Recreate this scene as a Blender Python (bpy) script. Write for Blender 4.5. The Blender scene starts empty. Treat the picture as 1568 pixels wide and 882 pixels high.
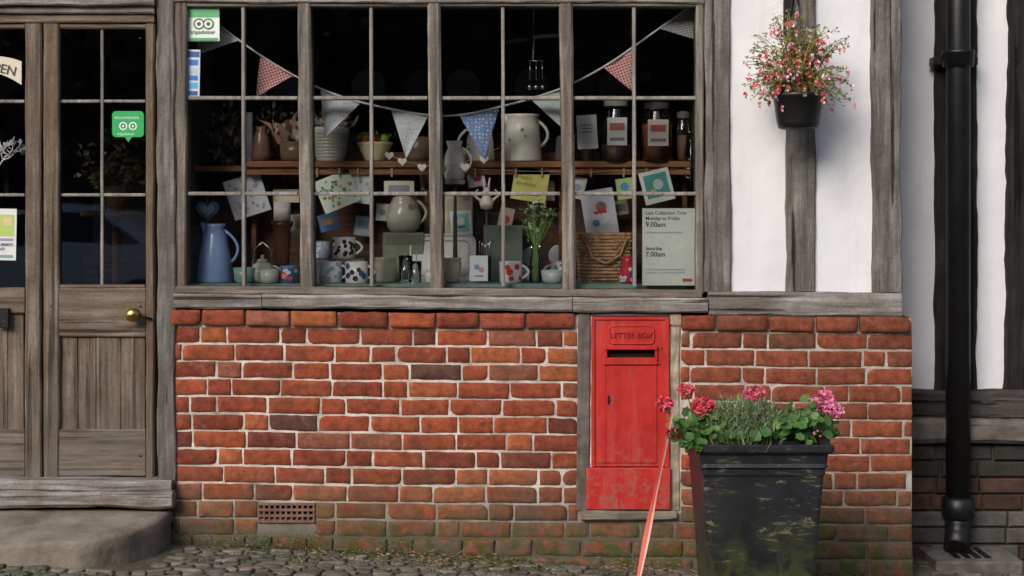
import bpy, bmesh, math, random
from mathutils import Vector, Matrix, noise
R=random.Random(11)
rad=math.radians
CD=6.0; PPM=360.0; HZ=325.0; EYE=1.5
def S(y): return (CD+y)/CD/PPM
def X(px,y=0): return (px-784)*S(y)
def Z(py,y=0): return EYE+(HZ-py)*S(y)
scene=bpy.context.scene
# ------------------------------------------------ materials
def newmat(name):
    m=bpy.data.materials.new(name); m.use_nodes=True
    nt=m.node_tree; b=nt.nodes['Principled BSDF']; return m,nt,b
def coords(nt,scale=(1,1,1),rot=(0,0,0)):
    tc=nt.nodes.new('ShaderNodeTexCoord'); mp=nt.nodes.new('ShaderNodeMapping')
    mp.inputs['Scale'].default_value=scale; mp.inputs['Rotation'].default_value=rot
    nt.links.new(tc.outputs['Object'],mp.inputs['Vector']); return mp.outputs['Vector']
def nz(nt,vec,scale,detail=4,rough=.6,dist=0):
    n=nt.nodes.new('ShaderNodeTexNoise'); n.inputs['Scale'].default_value=scale
    n.inputs['Detail'].default_value=detail; n.inputs['Roughness'].default_value=rough
    n.inputs['Distortion'].default_value=dist; nt.links.new(vec,n.inputs['Vector']); return n.outputs['Fac']
def ramp(nt,fac,stops):
    r=nt.nodes.new('ShaderNodeValToRGB'); e=r.color_ramp.elements
    while len(e)<len(stops): e.new(.5)
    for i,(p,c) in enumerate(stops):
        e[i].position=p; e[i].color=(c,c,c,1) if not isinstance(c,tuple) else (*c,1)
    nt.links.new(fac,r.inputs['Fac']); return r.outputs['Color']
def mix(nt,fac,a,b,mode='MIX'):
    m=nt.nodes.new('ShaderNodeMix'); m.data_type='RGBA'; m.blend_type=mode
    for s,v in ((m.inputs[0],fac),(m.inputs[6],a),(m.inputs[7],b)):
        if isinstance(v,(int,float)): s.default_value=v
        elif isinstance(v,tuple): s.default_value=(*v,1)
        else: nt.links.new(v,s)
    return m.outputs[2]
def bump(nt,b,h,strength,dist=.01,prev=None):
    n=nt.nodes.new('ShaderNodeBump'); n.inputs['Strength'].default_value=strength; n.inputs['Distance'].default_value=dist
    nt.links.new(h,n.inputs['Height'])
    if prev: nt.links.new(prev,n.inputs['Normal'])
    nt.links.new(n.outputs['Normal'],b.inputs['Normal']); return n.outputs['Normal']
def attr(nt):
    a=nt.nodes.new('ShaderNodeAttribute'); a.attribute_name='Col'; return a.outputs['Color']
def zrange(nt,a,b_,axis='Z',tmin=0,tmax=1):
    g=nt.nodes.new('ShaderNodeNewGeometry'); sx=nt.nodes.new('ShaderNodeSeparateXYZ'); nt.links.new(g.outputs['Position'],sx.inputs[0])
    mr=nt.nodes.new('ShaderNodeMapRange'); mr.inputs[1].default_value=a; mr.inputs[2].default_value=b_; mr.inputs[3].default_value=tmin; mr.inputs[4].default_value=tmax
    nt.links.new(sx.outputs[axis],mr.inputs[0]); return mr.outputs[0]
def M(name,c1,c2=None,scale=12,stretch=(1,1,1),rough=.6,bmp=0,bs=60,metal=0,useattr=False,spec=.5,lo=.35,hi=.65,bd=.004,coat=0):
    m,nt,b=newmat(name); v=coords(nt,stretch)
    if c2 is None: c2=tuple(x*.8 for x in c1)
    col=ramp(nt,nz(nt,v,scale),[(lo,c2),(hi,c1)])
    if useattr: col=mix(nt,1.0,col,attr(nt),'MULTIPLY')
    nt.links.new(col,b.inputs['Base Color']); b.inputs['Roughness'].default_value=rough
    b.inputs['Metallic'].default_value=metal; b.inputs['Specular IOR Level'].default_value=spec
    b.inputs['Coat Weight'].default_value=coat
    if bmp: bump(nt,b,nz(nt,v,bs,5),bmp,bd)
    return m
def wood(name,dark,mid,light,axis='z',rough=.8,crack=.8,bstr=.6,alt=None,stain=None):
    m,nt,b=newmat(name)
    st={'z':(38,38,2.2),'x':(2.2,38,38)}[axis]; st2={'z':(75,75,1.6),'x':(1.6,75,75)}[axis]
    v=coords(nt,st); n1=nz(nt,v,1,7,.65,.4)
    col=ramp(nt,n1,[(.3,dark),(.5,mid),(.72,light)])
    v0=coords(nt,(1,1,1)); n0=nz(nt,v0,5,5)
    col=mix(nt,ramp(nt,n0,[(.42,0.0),(.62,.75)]),col,alt or tuple(x*.6 for x in mid))
    v2=coords(nt,st2); n2=nz(nt,v2,.55,3,.5,.2)
    ck=ramp(nt,n2,[(.60,1.0),(.66,.0)])
    n3=nz(nt,v0,90,3); col=mix(nt,.25,col,ramp(nt,n3,[(.3,.3),(.7,1.6)]),'MULTIPLY')
    dk=mix(nt,crack,(1,1,1),ck); 
    col=mix(nt,1.0,col,dk,'MULTIPLY')
    if stain:
        f=mix(nt,1.0,zrange(nt,stain[0],stain[1]),ramp(nt,nz(nt,v0,4,6,.7),[(.35,.15),(.6,.8)]),'MULTIPLY')
        col=mix(nt,f,col,stain[2])
    nt.links.new(col,b.inputs['Base Color']); b.inputs['Roughness'].default_value=rough; b.inputs['Specular IOR Level'].default_value=.25
    p=bump(nt,b,n1,bstr,.006); bump(nt,b,ck,.6*crack,.008,p)
    return m
OAKV=wood('oak_grey_vertical',(.055,.05,.045),(.17,.157,.143),(.31,.29,.27),'z')
OAKH=wood('oak_grey_horizontal',(.075,.068,.062),(.27,.25,.235),(.50,.475,.45),'x',alt=(.15,.12,.10))
FRV=wood('window_oak_vertical',(.06,.048,.04),(.205,.172,.145),(.37,.33,.29),'z',crack=.5)
FRH=wood('window_oak_horizontal',(.06,.048,.04),(.215,.182,.155),(.39,.35,.31),'x',crack=.5)
BAR=wood('glazing_bar_paint',(.12,.10,.09),(.30,.275,.25),(.46,.43,.40),'z',crack=.3)
DRV=wood('door_oak_vertical',(.05,.038,.030),(.17,.128,.096),(.30,.245,.20),'z',crack=.65,alt=(.12,.08,.053),stain=(.9,.25,(.185,.165,.145)))
DRH=wood('door_oak_horizontal',(.05,.038,.030),(.19,.145,.11),(.33,.27,.22),'x',crack=.65,alt=(.135,.092,.062),stain=(.9,.25,(.195,.175,.155)))
BLK=wood('black_timber',(.008,.007,.006),(.022,.019,.017),(.045,.04,.037),'z')
GTM=wood('old_grey_timber',(.02,.017,.015),(.065,.056,.05),(.13,.115,.10),'x')
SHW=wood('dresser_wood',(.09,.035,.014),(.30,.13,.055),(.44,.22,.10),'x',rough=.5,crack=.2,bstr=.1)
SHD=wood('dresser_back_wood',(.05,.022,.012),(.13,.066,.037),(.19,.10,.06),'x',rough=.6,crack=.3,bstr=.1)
def plaster():
    m,nt,b=newmat('white_limewash'); v=coords(nt)
    n=nz(nt,v,3,6); n2=nz(nt,coords(nt,(14,14,1.2)),1,5)
    col=ramp(nt,n,[(.3,(.76,.76,.785)),(.6,(.83,.83,.85))])
    col=mix(nt,ramp(nt,n2,[(.56,0.0),(.8,.35)]),col,(.56,.54,.52))
    nt.links.new(col,b.inputs['Base Color']); b.inputs['Roughness'].default_value=.9
    p=bump(nt,b,nz(nt,v,9,5),.35,.02); bump(nt,b,nz(nt,v,140,4),.3,.003,p); return m
PLA=plaster()
def brickmat():
    m,nt,b=newmat('old_brick'); v=coords(nt)
    n=nz(nt,v,22,7,.72); n2=nz(nt,v,5,5,.65); n3=nz(nt,v,110,3,.7); 
    col=mix(nt,1.0,attr(nt),ramp(nt,n,[(.30,.48),(.5,.95),(.70,1.45)]),'MULTIPLY')
    col=mix(nt,ramp(nt,n3,[(.58,0.0),(.70,.5)]),col,(.06,.03,.022))
    col=mix(nt,ramp(nt,nz(nt,v,17,6,.75),[(.57,0.0),(.72,.5)]),col,(.38,.23,.17))
    col=mix(nt,ramp(nt,n2,[(.50,0.0),(.70,.5)]),col,(.12,.055,.038))
    mm=mix(nt,1.0,zrange(nt,.46,.10),ramp(nt,nz(nt,v,8,5,.7),[(.34,.1),(.56,1.0)]),'MULTIPLY')
    col=mix(nt,mm,col,mix(nt,n,(.06,.055,.035),(.19,.155,.11)))
    gm=mix(nt,1.0,zrange(nt,.32,.04),ramp(nt,nz(nt,v,13,5,.7),[(.47,0.0),(.56,.9)]),'MULTIPLY')
    col=mix(nt,gm,col,(.065,.085,.022))
    nt.links.new(col,b.inputs['Base Color']); b.inputs['Roughness'].default_value=.9; b.inputs['Specular IOR Level'].default_value=.2
    p=bump(nt,b,n,.7,.006); bump(nt,b,n3,.6,.003,p); return m
BRK=brickmat()
def mortmat():
    m,nt,b=newmat('lime_mortar'); v=coords(nt); n=nz(nt,v,7,6,.7)
    col=ramp(nt,n,[(.3,(.26,.20,.16)),(.45,(.54,.47,.40)),(.6,(.78,.72,.65))])
    col=mix(nt,zrange(nt,.36,.12),col,mix(nt,n,(.05,.05,.028),(.18,.155,.11)))
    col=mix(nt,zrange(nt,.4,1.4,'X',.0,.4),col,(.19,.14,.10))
    nt.links.new(col,b.inputs['Base Color']); b.inputs['Roughness'].default_value=.95
    bump(nt,b,nz(nt,v,110,5),.8,.005); return m
MOR=mortmat()
STN=M('worn_stone',(.31,.265,.21),(.15,.125,.095),scale=6,rough=.9,bmp=.9,bs=35,bd=.006)
STC=M('cream_stone',(.52,.44,.34),(.24,.19,.14),scale=14,rough=.9,bmp=.5,bs=50)
CEM=M('grey_cement',(.18,.16,.14),(.09,.078,.068),scale=14,rough=.9,bmp=.6,bs=60)
DRT=M('earth_moss',(.13,.11,.085),(.06,.058,.035),scale=9,rough=1,bmp=.8,bs=40,bd=.01)
COB=M('cobble',(1,1,1),(.5,.50,.44),scale=15,rough=.85,bmp=.7,bs=60,useattr=True)
LEAF=M('leaf',(1,1,1),(.75,.8,.7),scale=40,rough=.5,useattr=True,spec=.4)
PET=M('petal',(1,1,1),(.85,.85,.85),scale=60,rough=.6,useattr=True)
PAP=M('printed_paper',(1,1,1),(.93,.93,.93),scale=30,rough=.55,useattr=True)
GLZ=M('glazed_pottery',(1,1,1),(.86,.85,.82),scale=9,rough=.22,useattr=True)
MATT=M('painted',(1,1,1),(.8,.8,.8),scale=12,rough=.7,useattr=True,bmp=.2,bs=60)
METAL=M('steel',(.6,.6,.58),(.4,.4,.4),rough=.25,metal=1)
BRASS=M('brass',(.55,.38,.12),(.30,.20,.07),scale=25,rough=.3,metal=1)
IRON=M('black_iron',(.012,.012,.013),(.006,.006,.006),rough=.42,bmp=.25,bs=70)
PIPE=M('drainpipe_black_paint',(.010,.010,.011),(.005,.005,.005),rough=.45,bmp=.3,bs=40)
WICK=M('wicker',(.60,.37,.19),(.30,.17,.08),scale=30,rough=.7,bmp=.4,bs=90)
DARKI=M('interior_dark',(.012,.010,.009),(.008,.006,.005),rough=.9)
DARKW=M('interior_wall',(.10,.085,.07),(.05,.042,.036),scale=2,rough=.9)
TIL=M('roof_tile',(.2,.09,.05),(.09,.05,.04),scale=8,rough=.9,bmp=.6)
def redmat(name='red_gloss_paint',k=1.0):
    m,nt,b=newmat(name); v=coords(nt)
    col=ramp(nt,nz(nt,v,6,6),[(.3,(.42*k,.014*k,.012*k)),(.65,(.60*k,.030*k,.024*k))])
    n=nz(nt,v,32,7,.75)
    n2=nz(nt,coords(nt,(30,30,2)),1,6); col=mix(nt,ramp(nt,n2,[(.48,0.0),(.8,.4)]),col,(.60,.19,.15))
    n3=nz(nt,coords(nt,(9,9,9)),1,7,.75); col=mix(nt,ramp(nt,n3,[(.5,0.0),(.75,.45)]),col,(.27,.025,.02))
    col=mix(nt,ramp(nt,n,[(.64,0.0),(.67,.85)]),col,(.13,.04,.035))
    lw=mix(nt,1.0,zrange(nt,.62,.22),ramp(nt,nz(nt,v,24,7,.8),[(.53,0.0),(.57,.9)]),'MULTIPLY')
    col=mix(nt,lw,col,(.30,.13,.10))
    nt.links.new(col,b.inputs['Base Color']); b.inputs['Roughness'].default_value=.5
    p=bump(nt,b,n,.35,.004); bump(nt,b,nz(nt,v,7,3),.3,.01,p); return m
RED=redmat(); REDL=redmat('red_dark_relief',.55)  # second red is a darker copy so the raised lettering stands out
def planterm():
    m,nt,b=newmat('scuffed_black_planter'); v=coords(nt)
    col=ramp(nt,nz(nt,v,9,6),[(.3,(.009,.010,.012)),(.7,(.026,.028,.032))])
    s=nz(nt,coords(nt,(6,6,30),(0,.4,0)),1,7,.75,2.0)
    msk=nz(nt,v,4.5,3)
    f=mix(nt,1.0,ramp(nt,s,[(.565,0.0),(.61,1.0)]),ramp(nt,msk,[(.45,0.0),(.53,.75)]),'MULTIPLY')
    col=mix(nt,f,col,(.21,.19,.11))
    g=nz(nt,v,11,7,.7)
    f2=mix(nt,1.0,zrange(nt,.44,.10),ramp(nt,g,[(.44,0.0),(.56,.8)]),'MULTIPLY')
    col=mix(nt,f2,col,(.08,.09,.02))
    nt.links.new(col,b.inputs['Base Color']); b.inputs['Roughness'].default_value=.45
    bump(nt,b,nz(nt,v,60,5),.25,.003); return m
PLT=planterm()
def glassm(name,tint=(1,1,1),wav=.25,ior=1.5,sc=3):
    m=bpy.data.materials.new(name); m.use_nodes=True; nt=m.node_tree
    for n in list(nt.nodes):
        if n.type=='BSDF_PRINCIPLED': nt.nodes.remove(n)
    out=[n for n in nt.nodes if n.type=='OUTPUT_MATERIAL'][0]
    t=nt.nodes.new('ShaderNodeBsdfTransparent'); t.inputs[0].default_value=(*tint,1)
    g=nt.nodes.new('ShaderNodeBsdfGlossy'); g.inputs['Roughness'].default_value=.02; g.inputs['Color'].default_value=(1,1,1,1)
    f=nt.nodes.new('ShaderNodeFresnel'); f.inputs[0].default_value=ior
    mx=nt.nodes.new('ShaderNodeMixShader')
    bp=nt.nodes.new('ShaderNodeBump'); bp.inputs['Strength'].default_value=wav; bp.inputs['Distance'].default_value=.01
    nt.links.new(nz(nt,coords(nt),sc,2),bp.inputs['Height']); nt.links.new(bp.outputs[0],g.inputs['Normal'])
    nt.links.new(f.outputs[0],mx.inputs[0]); nt.links.new(t.outputs[0],mx.inputs[1]); nt.links.new(g.outputs[0],mx.inputs[2])
    nt.links.new(mx.outputs[0],out.inputs['Surface']); return m
GLASS=glassm('old_window_glass',(1,1,1),.10,1.5); JAR=glassm('jar_glass',(.86,.92,.9),.1,1.6)
DGLASS=glassm('door_glass_pane',(.9,.92,.92),.04,1.9)
def gingham(name,a,bq,f=70,rot=.2):
    m,nt,b=newmat(name); v=coords(nt,(f,f,f),(0,rot,0)); s=nt.nodes.new('ShaderNodeSeparateXYZ'); nt.links.new(v,s.inputs[0])
    outs=[]
    for k in ('X','Z'):
        fr=nt.nodes.new('ShaderNodeMath'); fr.operation='FRACT'; nt.links.new(s.outputs[k],fr.inputs[0])
        g=nt.nodes.new('ShaderNodeMath'); g.operation='GREATER_THAN'; g.inputs[1].default_value=.5; nt.links.new(fr.outputs[0],g.inputs[0]); outs.append(g.outputs[0])
    ad=nt.nodes.new('ShaderNodeMath'); ad.operation='ADD'; nt.links.new(outs[0],ad.inputs[0]); nt.links.new(outs[1],ad.inputs[1])
    mu=nt.nodes.new('ShaderNodeMath'); mu.operation='MULTIPLY'; mu.inputs[1].default_value=.5; nt.links.new(ad.outputs[0],mu.inputs[0])
    nt.links.new(mix(nt,mu.outputs[0],a,bq),b.inputs['Base Color']); b.inputs['Roughness'].default_value=.95; return m
def polka(name,a,bq,f=60,th=.28):
    m,nt,b=newmat(name); vv=nt.nodes.new('ShaderNodeTexVoronoi'); vv.inputs['Scale'].default_value=f; vv.inputs['Randomness'].default_value=.35
    mp=coords(nt,(1,.001,1)); nt.links.new(mp,vv.inputs['Vector'])
    nt.links.new(ramp(nt,vv.outputs['Distance'],[(th-.02,bq),(th+.02,a)]),b.inputs['Base Color']); b.inputs['Roughness'].default_value=.95; return m
GIN=gingham('red_gingham',(.88,.76,.74),(.56,.03,.04),80,.35); GIB=gingham('grey_gingham',(.6,.6,.6),(.2,.22,.24),90)
POB=polka('blue_polka',(.24,.38,.70),(.85,.88,.9)); POW=polka('white_spotted',(.76,.81,.82),(.38,.5,.58),70,.22); POG=polka('green_spotted',(.60,.73,.69),(.84,.86,.83),70)
# ------------------------------------------------ builder
class B:
    def __init__(s,name):
        s.name=name; s.bm=bmesh.new(); s.cl=s.bm.loops.layers.float_color.new('Col'); s.mats=[]
    def mi(s,m):
        if m not in s.mats: s.mats.append(m)
        return s.mats.index(m)
    def fv(s,vs,mat,col=None,smooth=False):
        try: f=s.bm.faces.new(vs)
        except ValueError: return
        f.material_index=s.mi(mat); f.smooth=smooth
        c=(*col,1) if col else (1,1,1,1)
        for l in f.loops: l[s.cl]=c
        return f
    def f(s,pts,mat,col=None,smooth=False): return s.fv([s.bm.verts.new(p) for p in pts],mat,col,smooth)
    def box(s,x0,x1,y0,y1,z0,z1,mat,col=None,c=0,Mx=None):
        pts=[(x0+c,y0,z0+c),(x1-c,y0,z0+c),(x1-c,y0,z1-c),(x0+c,y0,z1-c)]
        b=[(x0,y1,z0),(x1,y1,z0),(x1,y1,z1),(x0,y1,z1)]
        m=[(x0,y0+c,z0),(x1,y0+c,z0),(x1,y0+c,z1),(x0,y0+c,z1)]
        T=(lambda p: Mx@Vector(p)) if Mx else (lambda p:p)
        P=[s.bm.verts.new(T(p)) for p in pts]; Bk=[s.bm.verts.new(T(p)) for p in b]
        s.fv(P,mat,col); s.fv(Bk[::-1],mat,col)
        prev=P
        if c>0:
            Mv=[s.bm.verts.new(T(p)) for p in m]
            for i in range(4): s.fv([P[i],Mv[i],Mv[(i+1)%4],P[(i+1)%4]],mat,col)
            prev=Mv
        for i in range(4): s.fv([prev[i],Bk[i],Bk[(i+1)%4],prev[(i+1)%4]],mat,col)
    def pbox(s,p0,p1,q0,q1,yf,yb,mat,col=None,c=0):
        s.box(X(p0,yf),X(p1,yf),yf,yb,Z(q1,yf),Z(q0,yf),mat,col,c)
    def beam(s,x0,x1,z0,z1,yf,yb,axis,mat,jit=.005,skew=0,seg=None,bev=.006,slope=0):
        L=(z1-z0) if axis=='z' else (x1-x0); n=seg or max(3,int(L/.05))
        u0,u1=(x0,x1) if axis=='z' else (z0,z1)
        w=u1-u0; off=R.random()*100
        cs=[(u0,yb),(u0,yf+bev),(u0+bev,yf)]+[(u0+w*k,yf) for k in (.25,.5,.75)]+[(u1-bev,yf),(u1,yf+bev),(u1,yb)]
        rings=[]
        for i in range(n+1):
            t=i/n; a=(z0 if axis=='z' else x0)+L*t; ring=[]
            for k,(u,y) in enumerate(cs):
                side=-1 if k<3 else (1 if k>5 else 0)
                nn=noise.noise(Vector((a*5,off+side*7,0)))*jit+noise.noise(Vector((a*22,off+side*3,k*.3)))*jit*.5
                uu=u+(nn if side else 0)+(skew*(1-t) if axis=='z' else slope*t)
                yy=y+(noise.noise(Vector((a*9,off+k*.9,3)))*jit*.6 if 0<k<8 else 0)
                ring.append(s.bm.verts.new((uu,yy,a) if axis=='z' else (a,yy,uu)))
            rings.append(ring)
        m=len(cs)
        for i in range(n):
            for k in range(m): s.fv([rings[i][k],rings[i][(k+1)%m],rings[i+1][(k+1)%m],rings[i+1][k]],mat)
        s.fv(rings[0],mat); s.fv(rings[-1][::-1],mat)
    def pbeam(s,p0,p1,q0,q1,yf,yb,axis,mat,jit=.005,skew=0,slope=0,bev=.006):
        s.beam(X(p0,yf),X(p1,yf),Z(q1,yf),Z(q0,yf),yf,yb,axis,mat,jit,skew*S(yf),None,bev,-slope*S(yf))
    def lathe(s,prof,c,mat,col=None,seg=24,cap=True,Mx=None,sx=1,sy=1):
        rings=[]
        for r,z in prof:
            ring=[]
            for i in range(seg):
                a=2*math.pi*i/seg; p=Vector((r*math.cos(a)*sx,r*math.sin(a)*sy,z))
                if Mx: p=Mx@p
                ring.append(s.bm.verts.new(p+Vector(c)))
            rings.append(ring)
        for j in range(len(rings)-1):
            for i in range(seg): s.fv([rings[j][i],rings[j][(i+1)%seg],rings[j+1][(i+1)%seg],rings[j+1][i]],mat,col,True)
        if cap: s.fv(rings[0][::-1],mat,col); s.fv(rings[-1],mat,col)
    def tube(s,pts,r,mat,col=None,seg=6,closed=False):
        pts=[Vector(p) for p in pts]; n=len(pts); rings=[]
        for i,p in enumerate(pts):
            a=pts[(i-1)%n] if (closed or i>0) else p; b=pts[(i+1)%n] if (closed or i<n-1) else p
            t=(b-a).normalized() if (b-a).length>1e-9 else Vector((0,0,1)); up=Vector((0,1,0)) if abs(t.y)<.9 else Vector((1,0,0))
            u=t.cross(up).normalized(); v=t.cross(u); rr=r[i] if isinstance(r,(list,tuple)) else r
            rings.append([s.bm.verts.new(p+(u*math.cos(2*math.pi*k/seg)+v*math.sin(2*math.pi*k/seg))*rr) for k in range(seg)])
        for i in range(n if closed else n-1):
            A,C=rings[i],rings[(i+1)%n]
            for k in range(seg): s.fv([A[k],A[(k+1)%seg],C[(k+1)%seg],C[k]],mat,col,True)
        if not closed: s.fv(rings[0][::-1],mat,col); s.fv(rings[-1],mat,col)
    def leaf(s,p,d,L,W,mat,col,fold=.25):
        p=Vector(p); d=Vector(d).normalized(); r=Vector((R.uniform(-1,1),R.uniform(-1,1),R.uniform(-1,1)))
        sd=d.cross(r).normalized(); n=sd.cross(d)
        b=s.bm.verts.new(p); t=s.bm.verts.new(p+d*L-n*L*.15); m=s.bm.verts.new(p+d*L*.55)
        l=s.bm.verts.new(p+d*L*.5+sd*W*.5+n*W*fold); q=s.bm.verts.new(p+d*L*.5-sd*W*.5+n*W*fold)
        for vs in ([b,m,l],[m,t,l],[b,q,m],[m,q,t]): s.fv(vs,mat,col,True)
    def disc(s,p,n,r,mat,col,k=8,lobe=0,cup=0):
        p=Vector(p); n=Vector(n).normalized(); u=n.orthogonal().normalized(); v=n.cross(u); a0=R.random()*6
        c=s.bm.verts.new(p-n*cup); ring=[]
        for i in range(k):
            a=a0+2*math.pi*i/k; rr=r*(1+(lobe if i%2 else -lobe))*R.uniform(.9,1.1)
            ring.append(s.bm.verts.new(p+(u*math.cos(a)+v*math.sin(a))*rr+n*R.uniform(-.1,.1)*r))
        for i in range(k): s.fv([c,ring[i],ring[(i+1)%k]],mat,col,True)
    def text(s,t,size,x,z,y,mat,col=None,ext=.0005,bold=0,rot=0,align='LEFT',Mx=None):
        cu=bpy.data.curves.new('t','FONT'); cu.body=t; cu.size=size; cu.extrude=ext; cu.offset=bold; cu.resolution_u=3; cu.align_x=align
        ob=bpy.data.objects.new('t',cu); scene.collection.objects.link(ob); bpy.context.view_layer.update()
        me=bpy.data.meshes.new_from_object(ob.evaluated_get(bpy.context.evaluated_depsgraph_get()))
        cr,sr=math.cos(rot),math.sin(rot); vs=[]
        for v in me.vertices:
            a,b2,c=v.co; p=Vector((x+a*cr-b2*sr,y-c,z+a*sr+b2*cr)); vs.append(s.bm.verts.new(Mx@p if Mx else p))
        for p in me.polygons: s.fv([vs[i] for i in p.vertices],mat,col)
        bpy.data.objects.remove(ob); bpy.data.curves.remove(cu); bpy.data.meshes.remove(me)
    def done(s,parent=None,recalc=True,origin=True):
        if recalc: bmesh.ops.recalc_face_normals(s.bm,faces=s.bm.faces)
        c=Vector((0,0,0))
        if origin and len(s.bm.verts):
            xs=[v.co for v in s.bm.verts]; c=Vector([(min(v[i] for v in xs)+max(v[i] for v in xs))/2 for i in range(3)])
            bmesh.ops.translate(s.bm,verts=s.bm.verts,vec=-c)
        me=bpy.data.meshes.new(s.name); s.bm.to_mesh(me); s.bm.free()
        for m in s.mats: me.materials.append(m)
        o=bpy.data.objects.new(s.name,me); o.location=c; scene.collection.objects.link(o)
        if parent: o.parent=parent
        return o
def empty(name):
    e=bpy.data.objects.new(name,None); scene.collection.objects.link(e); return e
SHOP=empty('half_timbered_shop')
def gz(x,y):
    z=.11-.05*(max(-2.4,min(2.4,x))+1.43)
    return z
# ------------------------------------------------ brick wall
XL,XR=X(262),X(1398)
def sag(x): return -(11/PPM)*max(0,min(1,(x-XL)/(XR-XL)))+noise.noise(Vector((x*1.3,3,0)))*.005
b=B('brick_wall')
PAL=[((.34,.082,.036),30),((.29,.068,.034),30),((.24,.056,.031),20),((.39,.115,.047),14),((.18,.052,.034),6),((.125,.06,.045),1.6),((.29,.10,.062),6),((.08,.056,.05),.6)]
def bcol(x):
    t=R.random()*sum(w for _,w in PAL)
    for c,w in PAL:
        t-=w
        if t<0: break
    k=R.uniform(.88,1.12); c=Vector(c)*k
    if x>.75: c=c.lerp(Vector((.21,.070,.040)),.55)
    return tuple(c)
def brick(b,x0,x1,z0,z1,yf,col,rnd=.0028,yb=.03):
    nm=max(2,int((x1-x0)/.022)); e_=.003
    xs=[x0,x0+e_]+[x0+e_+(x1-x0-2*e_)*i/nm for i in range(1,nm)]+[x1-e_,x1]
    zs=[z0,z0+e_,z0+(z1-z0)*.33,z0+(z1-z0)*.67,z1-e_,z1]
    nx=len(xs); nzn=len(zs); o=R.random()*50; g=[]
    tz=R.uniform(-.0016,.0016); tip=R.uniform(-.0015,.0012); chip=[(R.random()<.14)*R.uniform(.003,.009) for _ in range(4)]
    for j in range(nzn):
        row=[]
        for i in range(nx):
            x=xs[i]; z=zs[j]; v=j/(nzn-1)
            z+=tz*((x-x0)/(x1-x0)-.5)*2
            e=(i in(0,nx-1))or(j in(0,nzn-1))
            dx=noise.noise(Vector((x*38,z*38,o)))*.003; dz=noise.noise(Vector((x*38,z*38,o+9)))*.003
            x+=dx; z+=dz
            if i<2 or i>nx-3:
                if j<2 or j>nzn-3:
                    ci=(0 if i<2 else 1)+(0 if j<2 else 2); ch=.0006+chip[ci]
                    x+=ch*(1 if i<2 else -1)*(1 if e else .7); z+=ch*.7*(1 if j<2 else -1)*(1 if e else .7)
            y=yf+(rnd if e else 0)+noise.noise(Vector((x*30,z*30,o)))*.0022+tip*(v-.5)*2
            row.append(b.bm.verts.new((x,y,z+sag(x))))
        g.append(row)
    for j in range(nzn-1):
        for i in range(nx-1): b.fv([g[j][i],g[j][i+1],g[j+1][i+1],g[j+1][i]],BRK,col,True)
    loop=[g[0][i] for i in range(nx)]+[g[j][-1] for j in range(1,nzn)]+[g[-1][i] for i in range(nx-2,-1,-1)]+[g[j][0] for j in range(nzn-2,0,-1)]
    bk=[b.bm.verts.new((v.co.x,yb,v.co.z)) for v in loop]; n=len(loop)
    for i in range(n): b.fv([loop[i],bk[i],bk[(i+1)%n],loop[(i+1)%n]],BRK,col,False)
EXC=[(883,1044,470,797-4),(392,485,767,801)]
def rowfn(t,bt,yf,ledge=False,seed=0):
    p=262.0-R.uniform(0,60); k=seed
    while p<1398:
        w=(R.uniform(74,83) if k%2==0 else R.uniform(36,41)) if not ledge else R.uniform(66,82)
        if R.random()<.10: w=R.uniform(48,60)
        a,e=max(262,p),min(1398,p+w); p+=w; k+=1
        if k%2==1 and R.random()<.5: k+=1
        if e-a<13: continue
        segs=[(a,e)]
        for (ex0,ex1,ey0,ey1) in EXC:
            off=11*((a+e)/2-262)/1136
            if bt+off-4>ey0 and t+off+4<ey1:
                ns=[]
                for s0,s1 in segs:
                    if s1<=ex0 or s0>=ex1: ns.append((s0,s1)); continue
                    if ex0-s0>12: ns.append((s0,ex0+3))
                    if s1-ex1>12: ns.append((ex1-3,s1))
                segs=ns
        for s0,s1 in segs:
            g=1.5+R.uniform(-.4,.8)
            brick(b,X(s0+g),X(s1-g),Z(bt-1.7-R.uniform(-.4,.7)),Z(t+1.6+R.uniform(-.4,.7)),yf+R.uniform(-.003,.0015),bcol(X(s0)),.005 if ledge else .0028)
rowfn(473,499,-.020,True)
t=499.5
for r in range(17):
    h=26.7; rowfn(t,t+h,0 if r<12 else -.012-.006*(r-12),False,r%2); t+=h
b.done(SHOP)
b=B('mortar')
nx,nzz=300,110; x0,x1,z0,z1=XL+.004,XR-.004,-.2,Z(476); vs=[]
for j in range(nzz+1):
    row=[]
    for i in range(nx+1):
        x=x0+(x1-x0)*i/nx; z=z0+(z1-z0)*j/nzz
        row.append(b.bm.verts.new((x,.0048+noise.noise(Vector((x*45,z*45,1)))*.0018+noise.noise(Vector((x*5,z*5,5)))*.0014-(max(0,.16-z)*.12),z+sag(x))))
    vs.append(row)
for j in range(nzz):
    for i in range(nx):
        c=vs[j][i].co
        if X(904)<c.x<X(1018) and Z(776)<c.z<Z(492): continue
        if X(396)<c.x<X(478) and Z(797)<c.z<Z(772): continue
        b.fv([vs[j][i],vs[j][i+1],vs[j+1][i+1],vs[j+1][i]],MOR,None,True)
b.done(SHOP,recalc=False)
b=B('wall_returns')
b.box(XR-.02,XR-.006,.02,.6,-.3,Z(486),BRK,(.22,.06,.04)); b.box(XL+.004,XL+.02,.02,.2,-.3,Z(480),BRK,(.22,.06,.04)); b.done(SHOP)
b=B('air_vent'); TC=M('terracotta',(.26,.13,.09),(.14,.085,.065),scale=20,rough=.9,bmp=.5)
q0,q1=769+1.5,800+1; p0,p1=394,482
cols=10; rowsn=3; ys=-.004
b.pbox(p0,p1,q0,q1,.03,.035,DARKI)
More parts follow.
